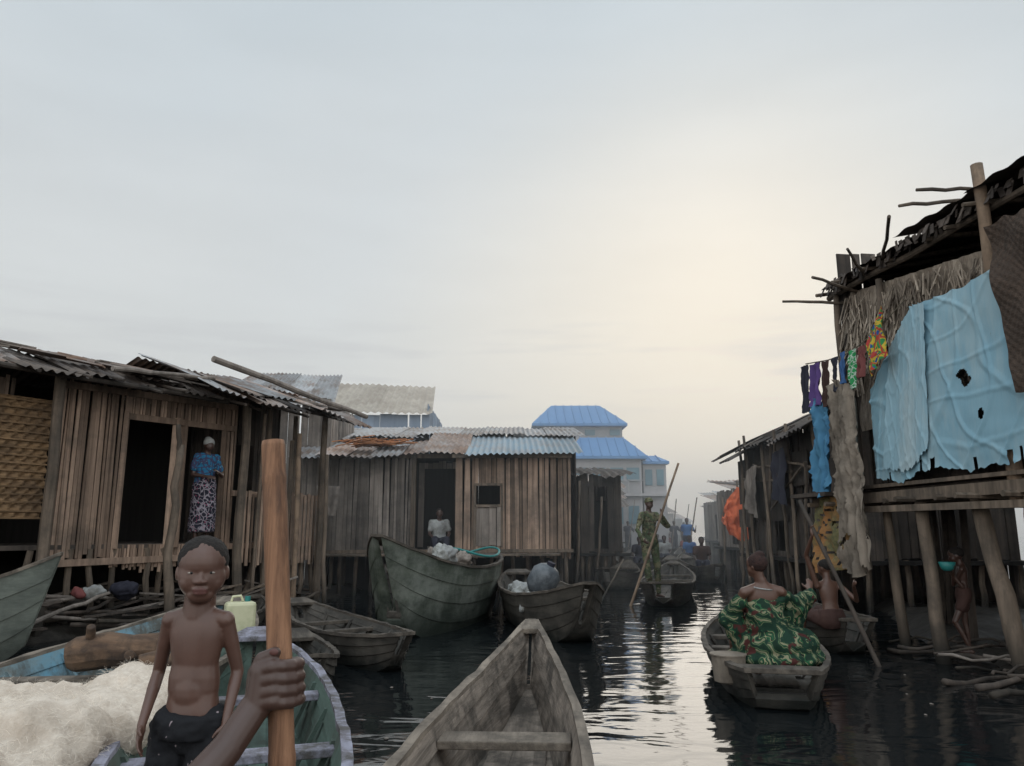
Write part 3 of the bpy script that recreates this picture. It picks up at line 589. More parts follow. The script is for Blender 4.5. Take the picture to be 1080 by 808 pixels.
mb=MB(); corr(mb,(-7.2,17.4,4.35),(-4.2,17.4,4.2),(-4.6,20.0,5.45),(-6.9,20.0,5.5)); part(e,'roof',mb,M_sheet)
mb=MB(); slats(mb,(-7.0,17.7),(-4.3,17.7),-.1,4.4,w=.14); slats(mb,(-4.3,17.7),(-4.3,20.5),-.1,4.4,w=.14); part(e,'wall',mb,W_grey)
# ================================================================= HOUSE L2
e=thing('stilt_house','grey board house on stilts with mixed corrugated roof','house',(-1.7,18.5,0))
mb=MB(); slats(mb,(-4.75,17.0),(-2.15,17.0),.85,2.98,w=.075,jit=.06,lean=.014); slats(mb,(-2.15,17.6),(-1.2,17.6),.95,2.9,w=.1,holes=((.15,.9,1.0,2.75),)); part(e,'wall',mb,W_grey)
mb=MB(); slats(mb,(-1.22,16.6),(1.24,16.6),.8,2.98,w=.07,holes=((.17,.41,1.9,2.3),),jit=.06,lean=.014); slats(mb,(1.24,16.6),(1.24,21),.85,2.98,w=.12);slats(mb,(-1.22,16.6),(-1.22,17.6),.85,2.98,w=.12); part(e,'wall',mb,W_wall,label='brown vertical board wall')
mb=MB()
mb.beam((-.80,16.56,1.0),(-.80,16.56,2.32),.05,.05);mb.beam((-.22,16.56,1.0),(-.22,16.56,2.32),.05,.05);mb.beam((-.82,16.56,2.33),(-.2,16.56,2.33),.05,.05);mb.beam((-.8,16.56,1.87),(-.22,16.56,1.87),.05,.05); part(e,'window',mb,W_post)
mb=MB(); slats(mb,(-.77,16.57),(-.25,16.57),1.02,1.84,w=.12); part(e,'shutter',mb,W_grey)
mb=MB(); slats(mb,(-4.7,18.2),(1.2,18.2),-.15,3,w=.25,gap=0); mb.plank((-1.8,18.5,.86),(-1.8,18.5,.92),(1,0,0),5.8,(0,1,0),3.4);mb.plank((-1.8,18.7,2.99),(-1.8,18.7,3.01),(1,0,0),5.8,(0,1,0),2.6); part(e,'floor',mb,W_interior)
mb=MB(); mb.beam((-4.8,16.5,.9),(1.3,16.5,.93),.12,.07); mb.beam((-4.8,16.2,.84),(1.0,16.2,.86),.5,.04); mb.beam((-4.7,16.95,2.98),(-1.2,16.95,2.98),.08,.09); mb.beam((-1.3,16.5,2.94),(1.3,16.5,2.94),.07,.08);mb.beam((-2.17,16.9,.9),(-2.17,16.9,3),.1,.1); part(e,'frame',mb,W_post)
for k in range(22):
    x=-4.7+k*.28; p=MB(); pole(p,(x,16.4+R.uniform(-.15,.3),-.3),(x+R.uniform(-.1,.1),16.6,.9),.045,.04,.03); part(e,'stilt',p,W_post)
for k in range(9):
    x=-4.5+k*.7; p=MB(); pole(p,(x,17.6,-.3),(x,17.6,.9),.06,.05,.03); part(e,'stilt',p,W_dark)
mb=MB(); corr(mb,(-1.0,16.15,2.98),(1.5,16.15,2.98),(1.5,19.2,3.72),(-1.0,19.2,3.72),jit=.02,rag=.12); part(e,'roof',mb,M_bluesheet,label='blue-grey corrugated sheets')
mb=MB(); corr(mb,(-1.95,16.3,3.05),(-.95,16.3,3.0),(-1.0,18.9,3.72),(-1.95,18.9,3.72)); corr(mb,(-4.9,16.5,3.0),(-1.9,16.5,3.02),(-1.9,18.9,3.55),(-4.9,18.9,3.5),ms=(0,1),rag=.22,sheet=.6,jit=.05); part(e,'roof',mb,[M_rust,M_sheet],label='rusty corrugated sheets')
mb=MB(); corr(mb,(-4.9,18.9,3.68),(1.7,18.9,3.72),(1.7,22.3,4.3),(-4.9,22.3,4.35),jit=.03,rag=.15); part(e,'roof',mb,M_sheet)
mb=MB(); slats(mb,(-4.8,22.2),(1.6,22.2),-.1,4.2,w=.3);slats(mb,(1.6,19),(1.6,22.2),-.1,3.7,w=.2); part(e,'wall',mb,W_dark)
m=MB()
for k in range(110):
    p=V((R.gauss(-3.1,.36),17.2+R.uniform(-.3,.3),3.25+abs(R.gauss(0,.07)))); a=R.uniform(-.5,.5); d=V((math.cos(a),math.sin(a)*.4,R.uniform(-.15,.25)))*.2; m.plank(p-d,p+d,(0,1,0),.07,(0,0,1),.012)
solo('leaf_heap','dried orange palm leaves drying on the corrugated roof','leaves',m,M_leaf,(-3.1,17.2,3.2))
m=MB(); cloth(m,[(-4.2,16.45,2.3),(-3.7,16.45,2.28)],[(-4.15,16.4,1.7),(-3.75,16.4,1.65)],(0,-1,0),14,14,.03,2,3); solo('hanging_cloth','grey rag hung on the board wall','laundry',m,W_grey,(-4,16.45,2.3),smooth=True)
# L3
e=thing('stilt_house','house with a beige corrugated roof and blue-painted gable','house',(-4.6,26.5,0))
mb=MB(); corr(mb,(-6.7,24.7,5.2),(-2.7,24.7,5.1),(-2.9,27.6,6.55),(-6.6,27.6,6.7),pitch=.25,amp=.03,sheet=1.0,jit=.01,rag=.03); part(e,'roof',mb,M_beige)
mb=MB(); slats(mb,(-6.6,25),(-2.8,25),-.1,5.15,w=.3); slats(mb,(-2.8,25),(-2.8,30),-.1,5.5,w=.3); part(e,'wall',mb,M_blueboard)
# ================================================================= BLUE ROOF BUILDING
e=thing('two_storey_building','pale two-storey building with blue hipped metal roofs','building',(5,48,0))
def hip(mb,x0,x1,y0,y1,z0,z1,rx):
    mb.add([(x0,y0,z0),(x1,y0,z0),(x1,y1,z0),(x0,y1,z0),(x0+rx,(y0+y1)/2,z1),(x1-rx,(y0+y1)/2,z1),(x0,y0,z0-.15),(x1,y0,z0-.15),(x1,y1,z0-.15),(x0,y1,z0-.15)],[(0,1,5,4),(1,2,5),(2,3,4,5),(3,0,4),(0,6,7,1),(1,7,8,2),(2,8,9,3),(3,9,6,0),(9,8,7,6)])
    n=int((x1-x0)/.5)
    for k in range(1,n):
        x=x0+(x1-x0)*k/n; f=min(1,min((x-x0)/rx,(x1-x)/rx)); mb.beam((x,y0,z0+.03),(x,y0+(y1-y0)/2*f,z0+(z1-z0)*f+.03),.05,.05)
mb=MB(); hip(mb,1.2,6.9,45,51,7.65,9.2,1.3); part(e,'roof',mb,M_blueroof)
mb=MB(); hip(mb,3.0,7.6,42.5,47,5.45,6.75,1.0); part(e,'roof',mb,M_blueroof)
mb=MB(); hip(mb,7.4,8.9,43,46,5.2,5.65,.5); part(e,'roof',mb,M_blueroof)
mb=MB(); mb.box((4.2,48,3.8),(4.9,5,7.6)); mb.box((5.3,44.8,2.75),(4.0,3.8,5.3)); mb.box((8.1,44.6,2.5),(1.3,2.7,5.2)); part(e,'wall',mb,M_plaster)
for x in (3.9,4.9,5.9,6.8):
    m=MB(); m.box((x,42.87,4.45),(.72,.08,.75)); part(e,'window',m,M_glass)
    m=MB(); m.box((x,42.87,2.2),(.6,.08,1.0)); part(e,'window',m,M_glass)
for x in (7.75,8.4):
    m=MB(); m.box((x,43.22,4.3),(.4,.08,.9)); part(e,'window',m,M_glass)
for x in (4.7,6.2):
    m=MB(); m.box((x,45.47,7.15),(.6,.08,.35)); part(e,'window',m,M_glass)
mb=MB(); mb.box((5.2,42.7,3.3),(4.3,.5,.15)); mb.box((8.05,43.0,3.3),(1.5,.5,.12))
for x in (3.2,4.3,5.4,6.5,7.2): mb.box((x,42.55,3.75),(.06,.06,.8))
mb.box((5.2,42.55,4.1),(4.2,.06,.06)); part(e,'balcony',mb,M_plaster)
# ================================================================= mid/far huts
def hut(label,x0,x1,y0,y1,zf,ze,zr,mw,mr,grp='stilt shacks receding along the waterway',door=True,skirted=False,roof=None):
    e=thing('stilt_shack',label,'shack',((x0+x1)/2,(y0+y1)/2,0),grp)
    mb=MB(); hole=((.35,.65,zf+.1,ze-.3),) if door else ()
    W=x1-x0; zb_=-.1 if skirted else zf
    slats(mb,(x0,y0),(x1,y0),zf,ze,w=.12,holes=hole,jit=.04); slats(mb,(x1,y0),(x1,y1),zb_,ze,w=.2); slats(mb,(x1,y1),(x0,y1),zb_,ze,w=.2); slats(mb,(x0,y1),(x0,y0),zf,ze,w=.12,gap=.004,holes=((.4,.55,zf+.1,ze-.6),(.75,.85,zf+.8,ze-.6)),jit=.04); part(e,'wall',mb,mw)
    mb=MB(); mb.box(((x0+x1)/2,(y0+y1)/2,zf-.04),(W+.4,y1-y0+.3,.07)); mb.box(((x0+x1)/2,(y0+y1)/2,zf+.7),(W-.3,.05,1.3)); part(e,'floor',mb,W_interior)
    mb=MB()
    if roof: roof(mb)
    else: corr(mb,(x0-.35,y0-.35,ze+.02),(x1+.35,y0-.35,ze+R.uniform(-.1,.1)),(x1+.35,y1+.2,zr),(x0-.35,y1+.2,zr+R.uniform(-.15,.15)),pitch=.2,amp=.025,jit=.06,rag=.1)
    part(e,'roof',mb,mr)
    for k in range(6):
        for y in (y0,(y0+y1)/2,y1):
            p=MB(); x=x0+W*k/5; pole(p,(x+R.uniform(-.08,.08),y,-.3),(x,y,zf),.055,.05,.04,6); part(e,'stilt',p,W_post)
    return e
for (lb,x0,x1,y0,y1,ze,zr,mw,mr) in (('dark board shack with low tin roof on stilts',1.75,2.75,19.5,22.5,2.75,3.15,W_dark,M_darkroof),('brown board shack beside leaning poles',2.0,3.1,23.5,26.5,2.7,3.2,W_wall,M_rust),('grey shack with sheet roof on stilts',2.4,3.8,28,31.5,2.7,3.3,W_grey,M_darkroof),('dark shack with rusty roof over the water',3.2,4.5,33,36,2.7,3.3,W_dark,M_rust),('small grey shack crowded against its neighbours',4.2,5.4,38,41,2.6,3.2,W_grey,M_darkroof),('small dark shack at the water edge',6.0,8.4,50,55,3.0,3.8,W_grey,M_sheet),('low shack beyond the pale building',7.6,9.2,60,66,3.0,3.8,W_dark,M_rust)):
    hut(lb,x0,x1,y0,y1,.8,ze,zr,mw,mr)
for k in range(30):
    x=1.7+k*.11+R.uniform(-.2,.3); y=18.5+k*.7; z=R.uniform(1.0,3.1); mb=MB(); pole(mb,(x,y,-.2),(x+R.uniform(-.3,.3),y,z),.04,.028,.05,6); solo('mooring_post','thin weathered pole standing in the water','post',mb,W_post,(x,y,0),group='thin mooring poles in the water',smooth=True)
# right R2
def r2roof(mb):
    corr(mb,(4.95,18.0,3.05),(4.95,12.7,3.15),(6.9,12.9,4.05),(6.9,17.9,3.85),pitch=.2,amp=.025,jit=.07,rag=.25,sheet=.7)
    corr(mb,(6.9,17.9,3.85),(6.9,12.9,4.05),(9.0,13.0,3.2),(9.0,18.0,3.2),pitch=.2,amp=.025,jit=.05)
e=hut('dark shack with sagging roof beside the waterway',5.4,8.6,13.2,17.6,.85,3.3,4.0,W_dark,M_darkroof,door=False,skirted=True,roof=r2roof)
mb=MB()
for k in range(9): pole(mb,(5.25+R.uniform(-.15,.1),12.9+k*.58,-.1),(5.2+R.uniform(-.1,.15),12.9+k*.58+R.uniform(-.5,.5),R.uniform(2.4,3.4)),.04,.03,.07,6)
for k in range(4): pole(mb,(5.26,12.9+k*.7,R.uniform(1.0,2.8)),(5.2,14.8+k*.8,R.uniform(1.0,2.8)),.03,.02,.07,6)
part(e,'prop',mb,W_post)
mb=MB(); 
for k in range(22):
    y=13.2+R.uniform(0,4.2); z=R.uniform(1.0,2.5); h_=R.uniform(.4,1.0); wd=R.uniform(.4,1.0); mb.plank((5.345-.004*k,y,z),(5.345-.004*k,y,z+h_),(0,1,0),wd,(1,0,0),.003)
part(e,'patch',mb,W_dark)
for (y,c_,z_) in ((14.2,C_dark,2.9),(15.9,W_grey,2.7)):
    m=MB(); cloth(m,[(5.1,y,z_),(5.1,y+.8,z_-.1)],[(5.08,y+.1,z_-1.1),(5.08,y+.8,z_-.9)],(1,0,0),14,12,.04,2,y); solo('hanging_cloth','worn rag hung on the shack poles','laundry',m,c_,(5.1,y,z_),smooth=True)
hut('shack behind an orange tarpaulin on stilts',7.4,9.6,23.5,27.5,.8,2.7,3.1,W_grey,M_darkroof,skirted=True)
hut('dark shack standing close behind the sagging one',7.4,10.0,18.8,22.0,.8,2.8,3.2,W_dark,M_darkroof,skirted=True)
m=MB(); cloth(m,[(6.15,22.4,1.95),(6.3,22.35,2.25),(6.55,22.3,2.6),(6.95,22.25,2.5),(7.4,22.2,2.68)],[(6.1,22.4,1.6),(6.3,22.3,1.25),(6.6,22.2,1.02),(6.95,22.2,1.2),(7.4,22.2,1.25)],(0,1,0),34,26,.07,4,1,fine=.07)
solo('orange_tarpaulin','rumpled orange tarpaulin draped from a pole rack over water','tarpaulin',m,M_orange,(6.7,22.3,2),smooth=True)
for (x,z) in ((6.15,2.3),(6.6,2.8),(7.4,2.85)):
    m=MB(); pole(m,(x,22.45,-.2),(x,22.42,z),.04,.03,.03,6); solo('mooring_post','pole carrying the orange tarpaulin','post',m,W_post,(x,22.45,0),smooth=True,group='poles of the tarpaulin rack')
for (x,y,wd) in ((9.6,32,2.6),(11.2,40,3),(13.5,50,3.5),(16.5,62,4),(12.5,74,3),(16,95,5),(22,80,6),(27,98,8),(20,125,9),(34,130,9),(24,150,10)):
    zz=R.uniform(2.6,3.3); hut('hazy distant shack on stilts by open water',x,x+wd,y,y+4,.8,zz,zz+.7,W_grey,R.choice([M_sheet,M_rust,M_darkroof]),'distant stilt shacks',door=False,skirted=True)
# ================================================================= HOUSE R1
G0=V((4.5,9.96,0)); GD=V((.13,-.9915,0)); GN=V((-.9915,-.13,0))
def G(s,off,z): return G0+GD*s+GN*off+V((0,0,z))   # s metres toward viewer, off toward canal
e=thing('stilt_house','tall ramshackle stilt house with thatch and tarpaulin walls','house',G(2,-2,0))
mb=MB()
def th(u,v):
    s=.25+3.4*u; zt=4.46-.42*u; z0=2.6; p=G(s,.02,zt+(z0-zt)*v); return p+GN*.04*noise.noise(V((u*40,v*6,0)))
mb.grid(th,60,20)
for k in range(1000):
    u=R.random(); s=.2+3.5*u; zt=4.42-.42*u-R.random()*1.1; p=G(s,.05+R.uniform(0,.07),zt); q=p+V((0,0,-R.uniform(.15,.42)))+GD*R.uniform(-.2,.2)+GN*R.uniform(0,.06); mb.plank(p,q,GD,R.uniform(.010,.03),GN,.006)
part(e,'wall',mb,M_thatch,label='shaggy grey thatch wall')
mb=MB(); slats(mb,G(-.05,0,0)[:2],G(.35,0,0)[:2],1.85,4.5,w=.1); slats(mb,G(0,0,0)[:2],G(-.0,-4,0)[:2],1.85,5.1,w=.15,jit=.04); slats(mb,G(.3,-.03,0)[:2],G(4.6,-.03,0)[:2],1.85,4.0,w=.12); slats(mb,G(4.6,-.03,0)[:2],G(4.6,-3,0)[:2],1.85,4.8,w=.15); part(e,'wall',mb,W_dark)
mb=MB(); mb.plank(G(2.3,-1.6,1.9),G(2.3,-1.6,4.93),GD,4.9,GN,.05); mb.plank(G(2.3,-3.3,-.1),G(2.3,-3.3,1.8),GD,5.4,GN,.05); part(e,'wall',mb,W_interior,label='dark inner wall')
mb=MB(); corr(mb,G(-.1,.12,4.60),G(5.2,.2,4.62),G(5.2,-3.6,5.55),G(-.1,-3.6,5.35),pitch=.3,amp=.012,jit=.03,sheet=.9,rag=.06); corr(mb,G(.4,.26,4.66),G(5.2,.26,4.70),G(5.2,-1.6,5.16),G(.4,-1.6,5.12),pitch=.34,amp=.012,jit=.03,sheet=1.3,rag=.08)
for k in range(150):
    s=R.uniform(-.1,5.0); p=G(s,.12+R.uniform(0,.14),4.62+R.uniform(-.02,.04)); mb.plank(p,p+V((0,0,-R.uniform(.05,.16)))+GD*R.uniform(-.08,.08)+GN*R.uniform(-.02,.06),GD,R.uniform(.02,.08),GN,.008)
part(e,'roof',mb,M_darkroof)
mb=MB()
for k in range(10):
    s=-.05+k*.5; pole(mb,G(s,-1.6,4.82+R.uniform(-.03,.03)),G(s+R.uniform(-.12,.12),.2+R.uniform(0,.2),4.52+R.uniform(-.04,.04)),.035,.025,.03,6)
for k in range(4): pole(mb,G(.2+k*.12,-.2,4.35+k*.07),G(-.1+k*.8,.8,4.42+k*.07),.022,.018,.03,6)
for k in range(2): pole(mb,G(2.4+k*.25,-.3,4.85),G(2.2+k*.3,.6,4.80+.05*k),.022,.018,.03,6)
pole(mb,G(-.15,.08,4.5),G(5.2,.12,4.5),.04,.035,.05); part(e,'rafter',mb,W_post)
mb=MB(); mb.plank(G(2.3,-1.6,1.76),G(2.3,-1.6,1.83),GD,5.2,GN,3.6); mb.plank(G(-.2,.2,1.78),G(-.2,.2,1.83),GD,.9,GN,.8); part(e,'platform',mb,W_dark)
mb=MB(); mb.beam(G(-.5,.3,1.72),G(5.3,.3,1.76),.12,.12); mb.beam(G(.2,.22,1.86),G(5.3,.2,1.88),.2,.04); mb.beam(G(-.4,.35,1.6),G(5.3,.32,1.58),.07,.07)
for k in range(12): pole(mb,G(-.3+k*.48,-3.0,1.68),G(-.3+k*.48,.42+R.uniform(-.05,.2),1.68),.035,.03,.02,6)
part(e,'joist',mb,W_post)
for (s,o_,z1,r,ln) in ((.9,.2,1.8,.06,-.12),(1.0,.1,4.4,.05,.0),(1.6,.25,1.75,.075,-.1),(2.45,.2,1.7,.09,-.3),(3.1,.25,1.8,.08,.1),(2.91,.22,4.95,.07,.0),(.05,.1,4.6,.05,.05),(4.4,.2,4.6,.06,.0)):
    p=MB(); z0=-.2 if z1<2 else 1.6
    pole(p,G(s-ln+.0,o_,z0),G(s+ln*.3,o_,z1),r,r*.85,.04,10); part(e,'post' if z1>2 else 'stilt',p,W_tan if abs(s-2.91)<.01 else W_post,smooth=True)
for k in range(30):
    p=MB(); s=R.uniform(-.2,5); o_=R.uniform(.9,3.0); pole(p,G(s,-o_,-.2),G(s+R.uniform(-.15,.15),-o_,1.75),.05,.045,.04,6); part(e,'stilt',p,W_dark)
mb=MB()
def mt(u,v):
    p=G(3.05+2.2*u,.36,4.22-.1*u).lerp(G(3.3+2.0*u,.46,2.55),v); return p+GN*(.006*math.sin(u*160)*math.sin(v*110)+.10*noise.noise(V((u*4,v*4,2))))+V((0,0,.06*noise.noise(V((u*14,5,1)))))+GD*.05*noise.noise(V((v*6,2,9)))
mb.grid(mt,110,80); part(e,'wall',mb,M_mat,label='dark woven mat hanging from the roof')
tops=[G(.92,.30,3.02),G(1.4,.28,3.45),G(1.9,.3,3.80),G(2.5,.28,3.77),G(3.09,.3,3.82),G(4.4,.3,3.4)]
m=MB(); cloth(m,tops,[G(.92,.33,1.95),G(1.4,.33,1.88),G(1.9,.34,2.0),G(2.5,.33,1.93),G(3.2,.34,1.98),G(4.4,.33,1.9)],GN,220,120,.010,2,4,skip=lambda u,v:((u-.60+.02*noise.noise(V((v*30,0,0))))/.026)**2+((v-.50-.9*(u-.6))/.05)**2<1 or ((u-.66)/.012)**2+((v-.72)/.03)**2<1 or ((u-.42)/.004)**2+((v-.5)/.09)**2<1 or (v>.93 and noise.noise(V((u*30,1,1)))>.25),fine=.018)
solo('blue_tarpaulin','faded torn blue tarpaulin covering the stilt house wall','tarpaulin',m,M_tarp,G(2,.3,3),smooth=True)
m=MB(); cloth(m,[G(1.42,.345,3.42),G(1.9,.36,3.77),G(2.1,.355,3.76)],[G(1.15,.37,2.05),G(1.6,.375,1.99),G(1.95,.365,2.2)],GN,80,70,.006,2,9,fine=.014)
solo('blue_tarpaulin','second pale blue tarpaulin sheet lapped over the first','tarpaulin',m,M_tarp2,G(1.7,.3,3),smooth=True)
m=MB(); m.tube([G(-.3,.42,3.6),G(.3,.44,3.52),G(.8,.45,3.5),G(1.3,.45,3.6),G(1.9,.42,3.85)],.008,6); solo('clothes_line','rope clothes line strung along the stilt house','rope',m,M_rope,G(1,.4,3.5))
for (s0,s1,z1,z0,mat,lb,dz) in ((.85,1.02,3.5,3.02,P_gw,'green and white patterned cloth on the line',0),(1.06,1.2,3.5,3.12,C_red,'red brown shirt cloth on the line',0),(1.28,1.62,3.56,3.1,P_multi,'yellow green and blue printed cloth on the line',.3),(.7,.79,3.52,3.12,C_blue,'narrow blue rag on the line',0),(.48,.62,3.5,3.05,C_dark,'dark trousers cloth on the line',0),(-.05,.2,3.52,2.95,C_purple,'purple cloth bunched on the line',0),(.25,.42,3.5,2.9,C_brown,'brown rag on the line',0),(-.3,-.1,3.55,2.9,C_dark,'dark shirt cloth on the line',0)):
    m=MB(); cloth(m,[G(s0,.5,z1),G(s1,.5,z1+dz)],[G(s0+.02,.54,z0),G(s1,.54,z0+dz*.6)],GN,14,14,.025,2,s0*5); solo('hanging_cloth',lb,'laundry',m,mat,G(s0,.5,z1),smooth=True,group='laundry on the clothes line')
m=MB(); cloth(m,[G(-.1,.46,2.95),G(.1,.5,3.05),G(.34,.48,2.9)],[G(-.1,.52,1.85),G(.1,.54,1.75),G(.35,.52,1.9)],GN,30,30,.05,2,2,fine=.04); solo('hanging_cloth','blue cloth hung at the end of the platform','laundry',m,M_bluecloth,G(.1,.4,3),smooth=True)
m=MB(); cloth(m,[G(.35,.5,3.05),G(.6,.54,3.2),G(.9,.5,3.05)],[G(.55,.58,1.05),G(.85,.65,.80),G(1.15,.58,.95)],GN,50,60,.05,4,7,fine=.05,skip=lambda u,v:v>.8 and noise.noise(V((u*12,v*9,4)))>.15); solo('hanging_cloth','long dirty beige cloth hanging below the platform','laundry',m,M_beigecloth,G(.5,.4,3),smooth=True)
m=MB(); cloth(m,[G(-.4,.4,1.8),G(.6,.42,1.75)],[G(-.3,.5,.8),G(.6,.55,.9)],GN,30,30,.06,4,5,skip=lambda u,v:noise.noise(V((u*18,v*18,0)))>.28); solo('hanging_net','olive and orange netting hung under the platform','net',m,M_netgreen,G(0,.4,1.7),smooth=True)
hut('dark shack hidden behind the tall stilt house',8.6,12.5,6.0,11.5,.8,3.2,3.6,W_dark,M_darkroof,skirted=True)
for k in range(80):
    x=R.uniform(4.2,6.6); y=R.uniform(4.7,9.2); 
    if x<4.45 and y>7.6: continue
    a=R.uniform(-1.2,.8); L=R.uniform(.4,1.5); p=V((x,y,R.uniform(.04,.18))); d=V((math.cos(a),math.sin(a),R.uniform(-.08,.18)))*L/2
    mb=MB(); pole(mb,p-d,p+d,R.uniform(.012,.035),.012,.08); solo('driftwood','bent driftwood stick lying on the muddy bank','wood',mb,R.choice([W_post,W_grey,W_dark,W_dark]),p,group='driftwood on the muddy bank',smooth=True)
# ================================================================= BOATS
canoe('weathered grey plank canoe with a single broad thwart',(-.40,-.77),(.16,6.4),.80,.42,.16,.2,.06,.035,[B_out,B_in],((.31,.19),(-.25,.2)),pw=2.1,ribs=False,rex=3.2)
canoe('green-painted canoe with a pale painted gunwale',(-.70,1.75),(-2.07,6.4),1.02,.40,.14,.16,.08,.05,[B_green,B_ingreen],((-.15,.13),(.35,.12)),pw=2.8,rim=B_rimp)
canoe('wide canoe with flaking blue paint inside loaded with nets',(-2.45,1.2),(-3.05,8.6),1.5,.42,.15,.2,.15,.1,[B_out,B_inblue],((.15,.16),(.5,.14)),pw=3)
canoe('large high-bowed canoe with patchy green-black hull',(-1.66,9.5),(-.5,13.9),1.40,.82,.46,.1,.06,.3,[B_green,B_ind],((-.2,.15),(.3,.15)),pw=2.4,rake=.26,zb=-.15,rim=B_rimd,rex=2.2)
canoe('dark canoe carrying a jug and bundles',(.90,9.1),(.08,13.7),1.18,.48,.26,.18,.07,.15,[B_dark,B_ind],((-.3,.14),(.2,.14)),pw=2.4,rake=.2,rim=B_rimd,rex=2.2)
canoe('low dark canoe moored against the other boats',(-1.0,7.5),(-2.95,10.8),.85,.28,.10,.14,.07,.08,[B_dark,B_ind],((-.4,.12),(0,.12),(.4,.12)),pw=2.4,rim=B_rimd)
canoe('short dark wet canoe wedged between moored boats',(-1.62,6.75),(-2.25,8.3),.5,.22,.08,.10,.05,.06,[B_dark,B_ind],((0,.1),),pw=2.4,rim=B_rimd)
canoe('tall pale canoe bow drawn up on the mud',(-4.35,7.5),(-8.3,5.8),1.2,.7,.42,.3,.08,.14,[B_pale,B_ind],((0,.14),),pw=2.6,rake=.1)
canoe('small dark canoe with a standing poler',(2.62,13.7),(4.0,19.3),1.08,.34,.10,.25,.2,.06,[B_dark,B_ind],((-.05,.16),(.2,.16),(.55,.14)),pw=3,rim=B_rimd)
canoe('narrow canoe with a seated woman in green print',(2.03,6.0),(2.84,9.7),1.06,.27,.03,.16,.26,.06,[B_dark,B_ind],((-.62,.25),(0,.16),(.4,.16)),pw=2.6,rim=B_rimd,rake=.08)
canoe('dark canoe moored beside the tall stilt house',(3.78,8.55),(3.85,12.4),.85,.33,.06,.15,.16,.1,[B_dark,B_ind],((-.3,.15),(.3,.15)),pw=2.8,rim=B_rimd)
canoe('half-sunk dark canoe beneath the slat house',(-3.6,9.6),(-4.2,12.6),.8,.25,.1,.1,.08,.1,[B_dark,B_ind],((0,.12),),pw=2.6,rim=B_rimd)
far=[((4.2,22),(3.6,26)),((5.2,25.5),(5.6,29.5)),((6.9,30),(7.7,35)),((4.9,31),(5.6,35)),((8.2,38),(8.8,43)),((6.0,40),(6.6,44)),((9.5,50),(10,55)),((2.2,18.2),(2.9,19.4)),((5.3,20),(5.2,23.5)),((11,60),(11.6,64)),((8.6,57),(9,60)),((4.4,19.8),(4.6,22.6)),((7.4,44),(7.8,48)),((6.2,26.5),(6.8,30)),((10.6,47),(11.2,51)),((7.0,36),(7.1,39.5)),((12.2,66),(12.8,70)),((9.2,44.5),(9.5,48))]
for a,b_ in far: canoe('small dark canoe far along the waterway',a,b_,1.0,.36,.12,.25,.1,.06,[B_dark,B_ind],(),lowpoly=True,rim=B_rimd)
# ================================================================= OBJECTS IN BOATS
m=MB(); 
for (c,r) in (((-2.35,3.35,.42),(.58,.62,.20)),((-2.55,4.0,.40),(.52,.5,.17)),((-2.0,3.9,.44),(.32,.4,.15)),((-2.1,2.9,.40),(.48,.45,.19)),((-1.98,4.3,.48),(.26,.34,.15)),((-2.0,3.4,.46),(.28,.34,.18))): m.ell(c,r)
nb=blob(m,.018,6,.05,4)
nb.v=[p+V((0,0,.025*noise.noise(p*8)+.012*noise.noise(p*22)+.006*noise.noise(p*70))) for p in nb.v]
e=thing('fishing_net','pale tangled filament fishing net heaped in the canoe','net',(-2.3,3.5,.3))
part(e,'net_bulk',nb,M_netb,smooth=True)
mb=MB(); cand=[p for p in nb.v if p.z>.36]
for k in range(9000):
    p=V(R.choice(cand)); d=V((R.uniform(-1,1),R.uniform(-1,1),R.uniform(-.1,.4))).normalized(); pts=[]; sd=R.uniform(0,90); q=V(p)
    for i in range(5):
        pts.append(V(q)); d=(d+noise.noise_vector(V((sd,i*.5,0)))*.9+V((0,0,-.12))).normalized(); q=q+d*.012
    mb.tube(pts,.00035,3)
part(e,'net_strands',mb,M_net)
mb=MB(); mb.tube([(-2.98,5.35,.52),(-2.93,5.36,.53),(-2.75,5.42,.55),(-2.6,5.42,.54),(-2.42,5.48,.54),(-2.40,5.48,.54)],[.09,.115,.12,.11,.12,.10],12); mb.tube([(-2.85,5.37,.6),(-2.82,5.30,.72)],[.035,.03],8); mb.tube([(-2.55,5.35,.5),(-2.5,5.2,.55)],[.04,.035],8); solo('wooden_log','short chunky dark brown log lying across the canoe','wood',mb,W_log,(-2.7,5.4,.45),smooth=False,bevel=.01)
mb=MB(); mb.tube([(-2.38,5.1,.5),(-2.27,5.15,.52),(-2.15,5.1,.5)],[.07,.08,.06],12); solo('float','round brown wooden float on the thwart','float',mb,W_log,(-2.3,5.1,.45),bevel=.01)
e=thing('jerrycan','pale yellow plastic jerrycan lying in the canoe','container',(-2.45,7.1,.42),None,.5)
m=MB(); m.box((0,0,.15),(.26,.17,.3)); part(e,'body',m,M_white,local=True,bevel=.03)
m=MB(); m.tube([(.06,0,.3),(.06,0,.345)],.025,12); part(e,'cap',m,M_teal,local=True)
m=MB(); m.tube([(-.08,0,.30),(-.07,0,.345),(0,0,.35),(.02,0,.305)],.012,8); part(e,'handle',m,M_white,local=True)
mb=MB(); n=28; mb.tube([(-.62+.42*math.cos(6.283*k/n),12.3+.5*math.sin(6.283*k/n),1.02+.06*math.sin(12.6*k/n)) for k in range(n+1)],.018,6); solo('hoop','teal rope hoop laid over the boat rim','hoop',mb,M_teal,(-.6,12.3,1))
e=thing('jug','dark grey plastic jug tipped over in the canoe','container',(.42,11.3,.5))
m=MB(); m.tube([(.35,11.3,.52),(.37,11.28,.54),(.42,11.25,.6),(.50,11.2,.75),(.53,11.18,.82),(.55,11.17,.86)],[.16,.2,.215,.21,.15,.07],20); part(e,'body',m,M_grplas,smooth=True)
